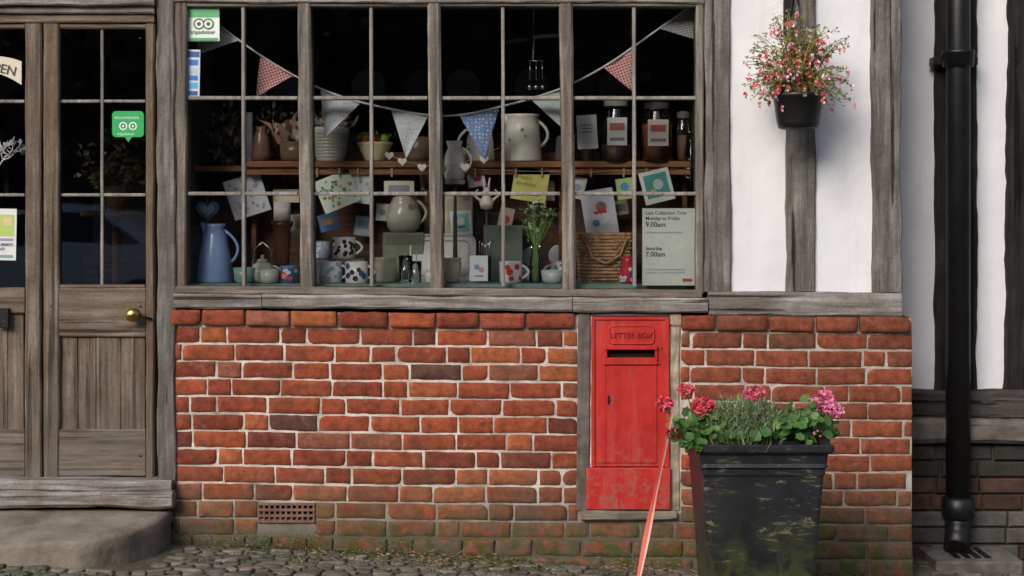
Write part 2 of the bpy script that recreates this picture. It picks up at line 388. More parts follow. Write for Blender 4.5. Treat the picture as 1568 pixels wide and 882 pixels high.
for i in range(cols+1): b.pbox(p0+(p1-p0-3.4)*i/cols,p0+3.4+(p1-p0-3.4)*i/cols,q0,q1,ys,.03,TC,c=.0015)
for j in range(rowsn+1): b.pbox(p0,p1,q0+(q1-q0-4)*j/rowsn,q0+4+(q1-q0-4)*j/rowsn,ys-.002,.029,TC,c=.0015)
b.done(SHOP)
# ------------------------------------------------ timber frame
b=B('timber_frame')
b.pbeam(237,265,-700,742,-.012,.14,'z',OAKV,.008,4)
b.pbeam(1080,1119,-700,447,-.006,.12,'z',OAKV,.007)
b.pbeam(1204,1249,-700,446,-.006,.12,'z',OAKV,.008)
b.pbeam(1338,1384,-700,447,-.008,.5,'z',OAKV,.009,-3)
b.pbeam(265.5,400,450,472,-.030,.1,'x',OAKH,.006,slope=1,bev=.008)
b.pbeam(401,876,451,472,-.033,.1,'x',OAKH,.006,slope=5,bev=.009)
b.pbeam(877,1084,455,478,-.028,.1,'x',OAKH,.006,slope=2,bev=.008)
b.pbeam(1085,1381,446,484,-.016,.12,'x',OAKV if 0 else GTM if 0 else OAKH,.007,slope=3,bev=.01)
b.pbeam(-260,236,-30,8,-.03,.12,'x',OAKH,.006)
b.pbeam(266,1079,-30,4,-.01,.12,'x',OAKH,.005)
b.pbeam(-260,1384,-330,-280,-.02,.2,'x',OAKH,.006)
for p in (40,420,640,860): b.pbeam(p,p+40,-279,-31,0,.12,'z',OAKV,.006)
b.done(SHOP)
b=B('plaster_panels')
def panel(p0,p1,q0,q1,y=.022):
    nx,nn=14,40; x0,x1,z0,z1=X(p0),X(p1),Z(q1),Z(q0); g=[]
    for j in range(nn+1):
        g.append([b.bm.verts.new((x0+(x1-x0)*i/nx,y+noise.noise(Vector(((x0+(x1-x0)*i/nx)*7,(z0+(z1-z0)*j/nn)*7,p0)))*.006,z0+(z1-z0)*j/nn)) for i in range(nx+1)])
    for j in range(nn):
        for i in range(nx): b.fv([g[j][i],g[j][i+1],g[j+1][i+1],g[j+1][i]],PLA,None,True)
panel(1112,1210,-700,452,.012); panel(1243,1345,-700,452,.012); panel(-250,1085,-290,-20,.03); panel(-250,1360,-700,-320,.03)
b.done(SHOP,recalc=False)
b=B('roof'); zt=Z(-700)
b.f([(-3,-.35,zt-.1),(1.9,-.35,zt-.1),(1.9,2.2,zt+1.9),(-3,2.2,zt+1.9)],TIL); b.box(-3,1.9,-.35,-.3,zt-.16,zt-.08,OAKH); b.done(SHOP)
# ------------------------------------------------ window
b=B('window_frame')
WY=.0
b.pbeam(266,286,4,440,WY,.09,'z',FRV,.003,-2)
b.pbeam(1066,1078,4,450,WY,.09,'z',FRV,.003)
b.pbeam(286,1066,4.2,10,WY+.004,.09,'x',FRH,.002)
b.pbeam(268,1075,438,450,WY-.012,.1,'x',FRH,.003,slope=7)
for p in (464,663,866): b.pbeam(p-9,p+11,5,439+ (p-268)*.006,WY-.006,.085,'z',FRV,.004,5,bev=.009)
BARS=(372,568,770,971)
segs=[(287,455),(475,654),(674,857),(877,1066)]
for p in BARS: b.pbeam(p-2.6,p+2.6,10.5,438,WY+.014,.05,'z',BAR,.001,1,bev=.003)
for q in (150,296.5):
    for i,(a,e) in enumerate(segs):
        m=BARS[i]
        b.pbeam(a+.5,m-3,q-2.8,q+2.8,WY+.016,.052,'x',BAR,.001,bev=.003); b.pbeam(m+3,e,q-2.8,q+2.8,WY+.016,.052,'x',BAR,.001,bev=.003)
b.done(SHOP)
b=B('window_glass')
def pane(p0,p1,q0,q1,y,mt=None,tl=.002):
    a=R.uniform(-tl,tl); c=R.uniform(-tl,tl)
    b.f([(X(p0),y+a,Z(q1)),(X(p1),y-a,Z(q1)),(X(p1),y-a+c,Z(q0)),(X(p0),y+a+c,Z(q0))],mt or GLASS)
for i,(a,e) in enumerate(segs):
    for (c0,c1) in ((a-2,BARS[i]),(BARS[i],e+2)):
        for (r0,r1) in ((8,150),(150,296.5),(296.5,442)): pane(c0,c1,r0,r1,.032)
b.done(SHOP,recalc=False)
# ------------------------------------------------ door
D=B('door'); DY=.03
D.pbeam(-260,236,8.5,20,0,.12,'x',OAKH,.004); D.pbeam(-260,236,20.5,35,.02,.12,'x',DRH,.003)
D.pbeam(223,236,35.5,731,DY+.0,.09,'z',DRV,.003)
D.pbeam(66,90,36,731,DY-.004,.09,'z',DRV,.003)
D.pbeam(38,63,36,731,DY-.012,.088,'z',DRV,.003)
D.pbeam(-36,-14,36,731,DY,.09,'z',DRV,.003); D.pbeam(-140,-115,36,731,DY,.09,'z',DRV,.003)
D.pbeam(90.5,222.5,36,44,DY+.003,.088,'x',DRH,.002)
D.pbeam(90.5,222.5,441,516,DY+.002,.088,'x',DRH,.003)
D.pbeam(90.5,222.5,658,730,DY+.002,.088,'x',DRH,.003)
for a_,c_ in ((91,119),(119.6,147),(147.6,185),(185.6,222.3)): D.pbeam(a_,c_,516.5,657.5,DY+.018+R.uniform(0,.003),.085,'z',DRV,.002,bev=.0025)
D.pbeam(-13.5,37.5,36,44,DY+.003,.088,'x',DRH,.002); D.pbeam(-13.5,37.5,441,480,DY+.002,.088,'x',DRH,.003)
for k in range(2): D.pbeam(-13+25.4*k,-13+25.4*k+24.8,480.5,657.5,DY+.02,.085,'z',DRV,.002,bev=.003)
D.pbeam(-13.5,37.5,658,730,DY+.002,.088,'x',DRH,.003)
for p in (156,): D.pbeam(p-2.3,p+2.3,44.5,440,DY+.014,.06,'z',BAR,.001,bev=.003)
for q in (155,298.5):
    D.pbeam(91,153.4,q-2.4,q+2.4,DY+.016,.06,'x',BAR,.001,bev=.003); D.pbeam(158.8,222,q-2.4,q+2.4,DY+.016,.06,'x',BAR,.001,bev=.003)
    D.pbeam(-13,37,q-2.4,q+2.4,DY+.016,.06,'x',BAR,.001,bev=.003)
D.pbox(91,222,436,440.5,DY+.004,.06,DRH,c=.002)
kx,kz=X(201,-.03),Z(483,-.03)
Mk=Matrix.Rotation(rad(90),3,'X')
D.lathe([(0.001,.062),(.018,.060),(.028,.05),(.030,.04),(.024,.03),(.012,.024),(.010,.0),(.026,0),(.026,-.004)],(kx,DY,kz),BRASS,Mx=Mk)
D.tube([(kx+.02,DY-.03,kz),(kx+.075,DY-.01,kz-.02)],.005,IRON)
D.pbox(-6,13,472,502,DY-.016,DY,IRON,c=.003)
for (p,q) in ((4,482),(4,492)): D.lathe([(.004,.0),(.003,.003)],(X(p),DY-.016,Z(q)),METAL,seg=8,Mx=Mk)
for (p,q) in ((75,57),(212,57),(75,470),(212,470),(75,700),(212,700),(150,600)): D.lathe([(.0045,.0),(.004,.002)],(X(p),DY-.002,Z(q)),IRON,seg=8,Mx=Mk)
D.done(SHOP)
b=B('door_glass')
for (c0,c1) in ((89,156),(156,224),(-15,39)):
    for (q0,q1) in ((43,155),(155,298),(298,441)): pane(c0,c1,q0,q1,.05,DGLASS,.0006)
b.done(SHOP,recalc=False)
b=B('threshold')
b.pbeam(-260,262,733,751,-.05,.12,'x',OAKH,.006,slope=4,bev=.012); b.pbeam(-260,263,752.5,777,-.075,.12,'x',OAKH,.008,slope=2,bev=.012)
b.box(X(-260),X(262),.03,.1,-.1,Z(775),STN)
b.done(SHOP)
b=B('left_wall'); b.box(X(-260)-1.5,X(-141),.04,.14,0,4.3,PLA); b.done(SHOP)
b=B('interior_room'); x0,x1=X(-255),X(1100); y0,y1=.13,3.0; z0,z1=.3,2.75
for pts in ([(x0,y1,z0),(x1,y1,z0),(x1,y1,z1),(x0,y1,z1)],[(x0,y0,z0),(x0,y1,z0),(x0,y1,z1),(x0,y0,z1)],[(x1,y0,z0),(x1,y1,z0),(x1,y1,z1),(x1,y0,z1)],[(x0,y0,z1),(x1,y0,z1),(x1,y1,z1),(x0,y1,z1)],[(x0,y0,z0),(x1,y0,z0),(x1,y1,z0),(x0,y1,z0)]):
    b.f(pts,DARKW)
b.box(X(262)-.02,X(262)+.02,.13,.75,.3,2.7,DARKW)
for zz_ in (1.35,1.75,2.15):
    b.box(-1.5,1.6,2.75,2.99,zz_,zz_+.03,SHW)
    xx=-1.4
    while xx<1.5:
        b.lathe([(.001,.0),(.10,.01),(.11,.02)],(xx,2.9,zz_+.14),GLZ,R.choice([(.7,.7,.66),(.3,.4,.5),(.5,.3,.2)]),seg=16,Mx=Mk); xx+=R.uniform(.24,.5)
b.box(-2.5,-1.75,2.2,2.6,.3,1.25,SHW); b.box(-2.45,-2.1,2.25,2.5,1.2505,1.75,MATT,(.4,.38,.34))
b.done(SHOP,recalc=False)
ZL=Z(432,.25); ZS=Z(248,.45)
b=B('window_shelf'); SLW=M('window_board_paint',(.26,.40,.35),(.16,.26,.22),rough=.3)
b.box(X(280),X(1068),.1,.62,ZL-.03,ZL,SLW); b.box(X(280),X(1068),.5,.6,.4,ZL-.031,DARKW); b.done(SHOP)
b=B('display_dresser')
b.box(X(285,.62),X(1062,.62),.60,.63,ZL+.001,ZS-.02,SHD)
b.box(X(380,.4),X(1056,.4),.34,.62,ZS-.028,ZS,SHW,c=.003)
b.box(X(290,.4),X(379,.4),.36,.62,ZS-.045,ZS-.02,SHW)
b.box(X(380,.4),X(1056,.4),.36,.375,ZS-.06,ZS-.029,SHW)
b.box(X(380,.6),X(1056,.6),.60,.63,ZS,ZS+.05,SHW)
for p in (385,470,650,856,1045): b.box(X(p,.5),X(p+7,.5),.5,.59,ZL+.001,ZS-.03,SHW)
b.done()
# ------------------------------------------------ doorstep
b=B('stone_doorstep'); zt=Z(779,0)
pl=[(-2.95,.02),(-2.95,-.50),(-2.3,-.52),(-1.86,-.52),(-1.66,-.48),(-1.52,-.36),(-1.455,-.2),(-1.44,-.02),(-1.44,.02)]
dense=[]
for i in range(len(pl)):
    a=Vector(pl[i]); c=Vector(pl[(i+1)%len(pl)]); n=max(1,int((c-a).length/.05))
    for k in range(n): dense.append(a.lerp(c,k/n))
def layer(k,z,nzk=.01): 
    cx,cy=-2.2,-.1; o=[]
    for x,y in dense:
        nn=noise.noise(Vector((x*7,y*7,k*2)))
        o.append(b.bm.verts.new((cx+(x-cx)*k+nn*nzk,cy+(y-cy)*k+nn*nzk,z+(y*.03)+(nn*.006 if k<1.001 and z>.1 else 0)-.012*max(0,1-abs(x+1.95)/.5)*(z>zt-.05)*max(0,-y*2))))
    return o
Ls=[layer(.5,zt),layer(.95,zt),layer(.988,zt-.003),layer(1.0,zt-.018),layer(.99,zt-.06,.016),layer(.99,zt-.11,.016),layer(1.0,-.1)]
b.fv(Ls[0],STN,None,True)
for k in range(6):
    n=len(dense)
    for i in range(n): b.fv([Ls[k][i],Ls[k][(i+1)%n],Ls[k+1][(i+1)%n],Ls[k+1][i]],STN,None,True)
b.done()
# ------------------------------------------------ letter box
b=B('letter_box'); yf=-.006
b.pbox(910,928,488,714,yf,.05,RED); b.pbox(1004,1021,488,714,yf,.05,RED); b.pbox(928,1004,488,535,yf,.05,RED); b.pbox(928,1004,548,714,yf,.05,RED)
b.box(X(905),X(1024),.05,.3,Z(716),Z(488),DARKI)
b.pbox(906,911,486,716,yf-.008,.02,RED,c=.002); b.pbox(1019,1025,486,716,yf-.008,.02,RED,c=.002); b.pbox(911.3,1018.7,485.5,490,yf-.007,.02,RED,c=.002)
b.pbox(914,928,528,709,yf-.005,yf-.0005,RED,c=.0018); b.pbox(928.2,1006,560,709,yf-.005,yf-.0005,RED,c=.0018)
def rrect(b,p0,p1,q0,q1,y0,y1,r,mat,n=6):
    x0,x1,z0,z1=X(p0),X(p1),Z(q1),Z(q0); r*=S(0); pts=[]
    for cx,cz,a in ((x1-r,z0+r,-90),(x1-r,z1-r,0),(x0+r,z1-r,90),(x0+r,z0+r,180)):
        for i in range(n+1):
            t=rad(a+90*i/n); pts.append((cx+r*math.cos(t),cz+r*math.sin(t)))
    A=[b.bm.verts.new((x,y0,z)) for x,z in pts]; C=[b.bm.verts.new((x,y1,z)) for x,z in pts]
    b.fv(A,mat); m=len(A)
    for i in range(m): b.fv([A[i],A[(i+1)%m],C[(i+1)%m],C[i]],mat)
    return pts
pts=rrect(b,932,1001,499,526,yf-.003,yf,7,RED)
b.tube([(x,yf-.004,z) for x,z in pts],.003,RED,closed=True)
b.text('LETTER BOX',.032,X(966.5),Z(516.8),yf-.0055,REDL,ext=.0025,bold=0,align='CENTER')
b.pbox(926,1007,530,536,yf-.016,yf,RED,c=.003); b.pbox(926,930,536.2,548,yf-.01,yf,RED,c=.002); b.pbox(1003,1007,536.2,548,yf-.01,yf,RED,c=.002)
b.pbox(925,1007,548.2,559,yf-.012,yf,RED,c=.003)
b.pbox(928,1004,535,549,.02,.03,DARKI)
b.lathe([(.008,.0),(.008,.003),(.003,.004)],(X(932),yf-.005,Z(611)),RED,seg=12,Mx=Mk); b.pbox(930.5,933.5,606,619,yf-.0095,yf-.005,DARKI)
for q in (532,700): b.lathe([(.006,.0),(.005,.004),(.001,.005)],(X(1012),yf,Z(q)),RED,seg=10,Mx=Mk)
b.lathe([(.006,.0),(.005,.004),(.001,.005)],(X(1009),yf,Z(556)),RED,seg=10,Mx=Mk)
b.pbox(898,1027,717,781,yf-.018,.04,RED,c=.004)
b.done()
b=B('letter_box_surround')
b.pbeam(885,905.5,480,781,-.004,.05,'z',CEM,.005,-3); b.pbeam(1026,1041,500,781,-.002,.05,'z',STC,.007)
b.pbeam(1026,1043,480,499,-.006,.05,'x',STC,.006); b.pbeam(905.8,1025.5,479,485,-.004,.05,'x',CEM,.002)
b.pbeam(890,1036,783,797,-.03,.05,'x',STN,.005); b.pbeam(885,897.5,700,781,.001,.04,'z',CEM,.003)
b.done(SHOP)
# ------------------------------------------------ neighbour
N=empty('neighbouring_house'); NY=.5
b=B('walls')
b.box(1.6,6,NY,NY+.2,Z(600,NY),4.8,PLA); 
b.done(N)
b=B('timbers')
b.pbeam(1433,1497,-600,600,NY-.03,NY+.05,'z',BLK,.008); b.pbeam(1552,1640,-600,600,NY-.03,NY+.05,'z',BLK,.012,-12)
for p in (1760,1930,2100): b.pbeam(p,p+60,-600,600,NY-.03,NY+.05,'z',BLK,.008)
b.pbeam(1392,2200,597,642,NY-.06,NY+.06,'x',GTM,.012,bev=.015)
b.pbeam(1392,2200,-640,-600,NY-.04,NY+.06,'x',BLK,.01)
b.done(N)
b=B('plinth'); b.pbeam(1380,2200,643,680,NY-.12,NY+.1,'x',CEM,.012,bev=.02)
MD=M('dark_stone',(.085,.07,.06),(.035,.03,.025),scale=9,rough=.95,bmp=.7,bs=40)
z=680
b.box(1.6,6,NY-.05,NY+.1,-.4,Z(681,NY-.05),MD)
for r in range(8):
    p=1385+R.uniform(-30,0)
    while p<1800:
        w=R.uniform(50,90); c=Vector((.11,.085,.07)).lerp(Vector((.15,.14,.13)),R.random())
        if R.random()<.3: c=Vector((.10,.045,.033))
        if r in (0,1): c=Vector((.05,.043,.038))
        x0,x1=X(p+1.5,NY-.06),X(p+w-1.5,NY-.06); z1,z0=Z(z+1.5,NY-.06),Z(z+24,NY-.06)
        yy=NY-.062-R.uniform(0,.012)
        b.box(x0,x1,yy,NY-.045,z0,z1,COB,tuple(c*R.uniform(.6,1.3)),c=.006)
        p+=w
    z+=25.5
b.done(N)
b=B('roof'); b.f([(1.95,NY-.3,4.7),(6,NY-.3,4.7),(6,3,6.5),(1.95,3,6.5)],TIL); b.done(N)
b=B('drainpipe'); py_=.37; cx=X(1467,py_); rr=18*S(py_)
b.lathe([(rr,Z(795,py_)),(rr,4.6)],(cx,py_,0),PIPE,seg=20)
for q in (92,): b.lathe([(rr,Z(q+11,py_)),(rr*1.3,Z(q+10,py_)),(rr*1.3,Z(q-8,py_)),(rr*1.38,Z(q-9,py_)),(rr*1.38,Z(q-14,py_)),(rr,Z(q-15,py_))],(cx,py_,0),PIPE,seg=20); b.box(cx-rr*1.9,cx+rr*1.9,py_+.03,NY-.03,Z(q+6,py_),Z(q-6,py_),PIPE,c=.003)
zz=Z(770,py_)
b.lathe([(rr*1.0,zz+.03),(rr*1.35,zz+.02),(rr*1.35,zz-.06),(rr*1.1,zz-.07)],(cx,py_,0),PIPE,seg=20)
b.tube([(cx,py_,zz),(cx,py_,zz-.10),(cx-.01,py_-.02,zz-.15),(cx-.03,py_-.07,zz-.19)],rr*1.05,PIPE,seg=14)
b.done()
b=B('drain_gully'); g0=gz(1.9,.3); b.box(cx-.16,cx+.22,.16,.43,g0-.03,g0+.03,CEM,c=.008)
for k in range(4): b.box(cx-.06+k*.045,cx-.035+k*.045,.22,.40,g0+.0305,g0+.036,IRON)
b.done()
# ------------------------------------------------ ground
b=B('ground')
def lin(a,c,n): return [a+(c-a)*i/n for i in range(n+1)]
xs=[-120,-60,-30,-12,-6]+lin(-4,4,60)+[6,12,30,60,120]; ys=[-120,-60,-30,-15,-8]+lin(-4,1.2,50)+[4,15,60,120]
g=[[b.bm.verts.new((x,y,gz(x,y)-.018+noise.noise(Vector((x*3,y*3,0)))*.008)) for x in xs] for y in ys]
for j in range(len(ys)-1):
    for i in range(len(xs)-1): b.fv([g[j][i],g[j][i+1],g[j+1][i+1],g[j+1][i]],DRT,None,True)
b.done(origin=False)
b=B('cobbled_pavement')
def cobble(cx,cy,w,d,h,col):
    o=R.random()*9; z0=gz(cx,cy)-.03; n=10; rings=[]
    rt=R.uniform(-.3,.3); tx,ty=R.uniform(-.08,.08),R.uniform(-.08,.08)
    for k,(s_,zz) in enumerate(((1.0,0),(1.0,.80),(.95,.97),(.6,1.0))):
        ring=[]
        for i in range(n):
            a=2*math.pi*i/n; ca,sa=math.cos(a),math.sin(a)
            px=math.copysign(abs(ca)**.42,ca)*w*.5*s_; py=math.copysign(abs(sa)**.42,sa)*d*.5*s_
            px*=1+noise.noise(Vector((a,o,k*.3)))*.25; py*=1+noise.noise(Vector((a,o+5,k*.3)))*.25
            ring.append(b.bm.verts.new((cx+px*math.cos(rt)-py*math.sin(rt),cy+px*math.sin(rt)+py*math.cos(rt),z0+zz*h+px*tx+py*ty+noise.noise(Vector((px*30,py*30,o)))*.003)))
        rings.append(ring)
    for k in range(3):
        for i in range(n): b.fv([rings[k][i],rings[k][(i+1)%n],rings[k+1][(i+1)%n],rings[k+1][i]],COB,col,True)
    b.fv(rings[3],COB,col,True)
y=.36
while y>-1.9:
    d=R.uniform(.036,.052); x=-3+R.uniform(0,.1)
    while x<3.2:
        w=R.uniform(.05,.12)
        inwall=(y>-.02 and x<XR+.05); instep=(x<-1.45 and y>-.5)
        if not inwall and not instep and R.random()>.04:
            c=Vector((.16,.145,.125)).lerp(Vector((.27,.235,.195)),R.random())*R.uniform(.55,1.25)
            if R.random()<.15: c=Vector((.11,.12,.07))
            cobble(x+w/2,y-d/2,w-.006,d-.004,R.uniform(.020,.026),tuple(c))
        x+=w
    y-=d
b.done()
b=B('grass_and_moss')
def gcol():
    c=Vector((.07,.12,.02)).lerp(Vector((.16,.18,.05)),R.random())*R.uniform(.6,1.3); return tuple(c)
for i in range(150):
    cx=R.choice([R.gauss(-.72,.35),R.gauss(-.35,.25),R.uniform(-1.35,1.7),R.uniform(-2.3,-1.5)]); cy=-R.random()**2*.3-.028
    if cx<-1.45: cy=-.56-R.random()*.2
    den=R.randint(8,26)
    for k in range(den):
        p=(cx+R.gauss(0,.03),min(-.02 if cx>-1.45 else -.54,cy+R.gauss(0,.014)),gz(cx,cy)-.014)
        b.leaf(p,(R.gauss(0,.8),R.gauss(0,.8)-.2,1),R.uniform(.01,.026),R.uniform(.003,.007),LEAF,gcol())
for i in range(3600):
    cx=R.uniform(-1.43,1.7); cy=-.02-R.random()**2.2*.3
    if noise.noise(Vector((cx*2.5,cy*6,2)))<.05: continue
    b.leaf((cx,cy,gz(cx,cy)-.014+R.random()*.006),(R.gauss(0,1),R.gauss(0,1),.5),R.uniform(.006,.012),.006,LEAF,gcol())
for i in range(1500):
    cx=R.choice([R.gauss(-.9,.3),R.gauss(-.3,.4),R.uniform(-1.4,1.7)]); cz=gz(cx,0)+abs(R.gauss(0,.03))
    if noise.noise(Vector((cx*5,cz*8,8)))<.0: continue
    b.leaf((cx,-.045,cz),(R.gauss(0,1),-.6,R.gauss(0,1)),R.uniform(.005,.012),.006,LEAF,gcol())
b.done(recalc=False)
b=B('straw_litter')
for i in range(850):
    cx=R.choice([R.gauss(-.28,.16),R.gauss(-.5,.3),R.uniform(-1,.9),R.gauss(.55,.12)]); cy=-.03-R.random()*.2; a=R.random()*6.3; L=R.uniform(.01,.04)
    z=gz(cx,cy)+R.uniform(-.004,.018)
    b.leaf((cx,cy,z),(math.cos(a),math.sin(a)*.8,R.gauss(0,.25)),L,R.uniform(.002,.006),LEAF,tuple(Vector((.36,.24,.13))*R.uniform(.4,1.2)))
b.done(recalc=False)
# ------------------------------------------------ planter
P=empty('flower_planter')
b=B('planter_box'); yc=-.78; pcx=X(1169,-.98)
zt=Z(673,-.9); zg=gz(pcx,yc)-.02
def ring(h,z,r=.02,n=4):
    pts=[]
    for cx_,cy_,a in ((h-r,-(h-r),-90),(h-r,h-r,0),(-(h-r),h-r,90),(-(h-r),-(h-r),180)):
        for i in range(n+1):
            t=rad(a+90*i/n); pts.append(b.bm.verts.new((pcx+cx_+r*math.cos(t),yc+cy_+r*math.sin(t),z)))
    return pts
H=.243
prof=[(H*.70,zg),(H*.73,zg+.05),(H*.885,zt-.118),(H*.905,zt-.110),(H*.905,zt-.09),(H*.95,zt-.082),(H*.925,zt-.07),(H*.94,zt-.038),(H*.985,zt-.032),(H*1.015,zt-.024),(H*1.015,zt-.006),(H*.985,zt),(H*.90,zt-.002),(H*.88,zt-.01),(H*.86,zt-.06)]
rs=[ring(h,z) for h,z in prof]
for k in range(len(rs)-1):
    n=len(rs[k])
    for i in range(n): b.fv([rs[k][i],rs[k][(i+1)%n],rs[k+1][(i+1)%n],rs[k+1][i]],PLT,None,False)
b.fv(rs[0],PLT); b.fv(rs[-1],DRT)
b.done(P)
SP=lambda px,py,y: Vector((X(px,y),y,Z(py,y)))
b=B('geranium_leaves')
def gleaf(p,col,r):
    b.disc(p,(R.gauss(0,.5),R.gauss(-.5,.4),R.uniform(.3,1)),r,LEAF,col,k=12,lobe=.10,cup=r*.25)
clumps=[(1058,660,26,18,60),(1085,652,22,18,50),(1235,648,32,26,120),(1258,655,20,18,50),(1205,655,24,14,60),(1042,655,12,16,24),(1150,667,55,9,80)]
for (px,py,sx,sy,n) in clumps:
    for i in range(n):
        y=yc+R.uniform(-.2,.14); q=SP(px+R.gauss(0,sx*.55),py+R.gauss(0,sy*.55),y)
        q.z=max(q.z,zt-.02)
        gleaf(q,tuple(Vector((.035,.115,.02)).lerp(Vector((.12,.23,.05)),R.random())*R.uniform(.5,1.3)),R.uniform(.010,.022))
for i in range(16):
    q=SP(1052+R.gauss(0,9),672+R.uniform(-6,14),yc-.25); gleaf(q,(.05,.12,.025),R.uniform(.01,.018))
b.done(P,recalc=False)
b=B('lavender_foliage')
for i in range(1900):
    px=R.gauss(1138,32); y=yc+R.gauss(0,.08); base=SP(1138+(px-1138)*.7,672,y); base.z=zt-.03
    lean=(px-1138)/75
    d=Vector((lean*.8+R.gauss(0,.25),R.gauss(0,.3),1)).normalized(); L=R.uniform(.06,.19)*(1-abs(lean)*.12)
    c=Vector((.14,.21,.085)).lerp(Vector((.30,.37,.20)),R.random())*R.uniform(.45,1.15)
    mid=base+d*L*.55
    b.leaf(base,d,L*.6,.004,LEAF,tuple(c)); 
    for k in range(4):
        b.leaf(mid+d*L*.1*k,d+Vector((R.gauss(0,.6),R.gauss(0,.6),.2)),R.uniform(.015,.035),.004,LEAF,tuple(c*R.uniform(.8,1.3)))
b.done(P,recalc=False)
b=B('geranium_flowers')
def fl(px,py,y,r,c1,c2,n,stem=True):
    c=SP(px,py,y); r=r*S(y)
    if stem:
        base=Vector((c.x*.8+pcx*.2,yc*.5+c.y*.5,zt-.02)); b.tube([base,(base+c)/2+Vector((0,0,.01)),c],.0022,LEAF,(.10,.17,.05),seg=5)
    for i in range(n):
        v=Vector((R.gauss(0,1),R.gauss(0,1),R.gauss(0,1))).normalized(); v.z=v.z*.75
        col=tuple(Vector(c1).lerp(Vector(c2),R.random())*R.uniform(.75,1.15))
        for k in range(5):
            b.leaf(c+v*r*.65,v+Vector((R.gauss(0,.8),R.gauss(0,.8),R.gauss(0,.8))),r*.48,r*.42,PET,col)
pk=(.85,.14,.32); pl_=(.9,.42,.58); rd=(.82,.04,.09); rr2=(.85,.17,.2)
fl(1017,619,-.85,15,rd,rr2,20); fl(1050,596,-.85,14,rd,rr2,18); fl(1077,622,-.88,18,rd,rr2,28); fl(1157,601,-.85,15,pk,rr2,18)
fl(1147,603,-.8,10,pk,pk,9); fl(1260,612,-.88,19,pk,pl_,28); fl(1277,629,-.9,17,pk,pl_,22); fl(1253,628,-.85,12,pk,pl_,12); fl(1032,664,-1.0,12,(.25,.01,.04),(.4,.02,.05),12,False)
fl(1228,622,-.8,6,pk,pk,4); fl(1252,664,-.98,7,pk,pl_,4,False)
b.done(P,recalc=False)
b=B('red_ribbon')
A=SP(1029,634,-.95); E=Vector((X(962,-1.18),-1.18,gz(.7,-1.18)-.02)); E.x=A.x+(SP(962,886,-1.1).x-A.x)*1.12
pr=None
for i in range(41):
    t=i/40; p=A.lerp(E,t); p.y+=.03*math.sin(t*3.1); w=.0065*(1+.5*abs(math.sin(t*9)))*(.6+.6*min(1,t*3)); a=.5*math.sin(t*7)
    u=Vector((math.cos(a),math.sin(a),.0))*w
    cur=[b.bm.verts.new(p-u),b.bm.verts.new(p+u*.35),b.bm.verts.new(p+u)]
    if pr:
        b.fv([pr[0],pr[1],cur[1],cur[0]],PET,(.75,.12,.08)); b.fv([pr[1],pr[2],cur[2],cur[1]],PET,(.85,.5,.38))
    pr=cur
b.done(recalc=False)
# ------------------------------------------------ hanging basket
HB=empty('hanging_basket'); hy=-.22
b=B('pot'); s=S(hy); c=(X(1222,hy),hy,Z(198,hy))
b.lathe([(24*s,0),(30*s,2*s),(32*s,10*s),(37*s,46*s),(40*s,48*s),(40.5*s,54*s),(38*s,55*s),(34*s,50*s)],c,IRON,seg=32,cap=False); b.lathe([(.001,0),(25*s,0)],c,IRON,cap=False,seg=32); b.lathe([(.001,48*s),(35*s,49*s)],c,DRT,cap=False,seg=32)
top=Vector((c[0],hy,Z(-8,hy)))
for k in range(3):
    a=k*2.1+.6; b.tube([Vector((c[0]+38*s*math.cos(a),hy+38*s*math.sin(a),c[2]+52*s)),top],.0018,IRON,seg=5)
for k in range(6):
    cc=top+Vector((0,0,-.03+.022*k)); b.tube([cc+Vector(((.007*math.cos(t) if k%2 else 0),(0 if k%2 else .007*math.cos(t)),.014*math.sin(t))) for t in [i*math.pi/5 for i in range(10)]],.0025,IRON,seg=5,closed=True)
zb=top.z+.12
b.tube([(c[0],-.01,zb),(c[0],hy-.03,zb),(c[0],hy-.05,zb+.03)],.008,IRON); b.tube([(c[0],-.01,zb-.22),(c[0],-.12,zb-.14),(c[0],hy+.02,zb-.005)],.007,IRON)
b.box(c[0]-.02,c[0]+.02,-.018,-.006,zb-.28,zb+.05,IRON,c=.003)
b.done(HB)
b=B('fuchsia_plant')
cb=Vector((c[0]+.005,hy,c[2]+50*s))
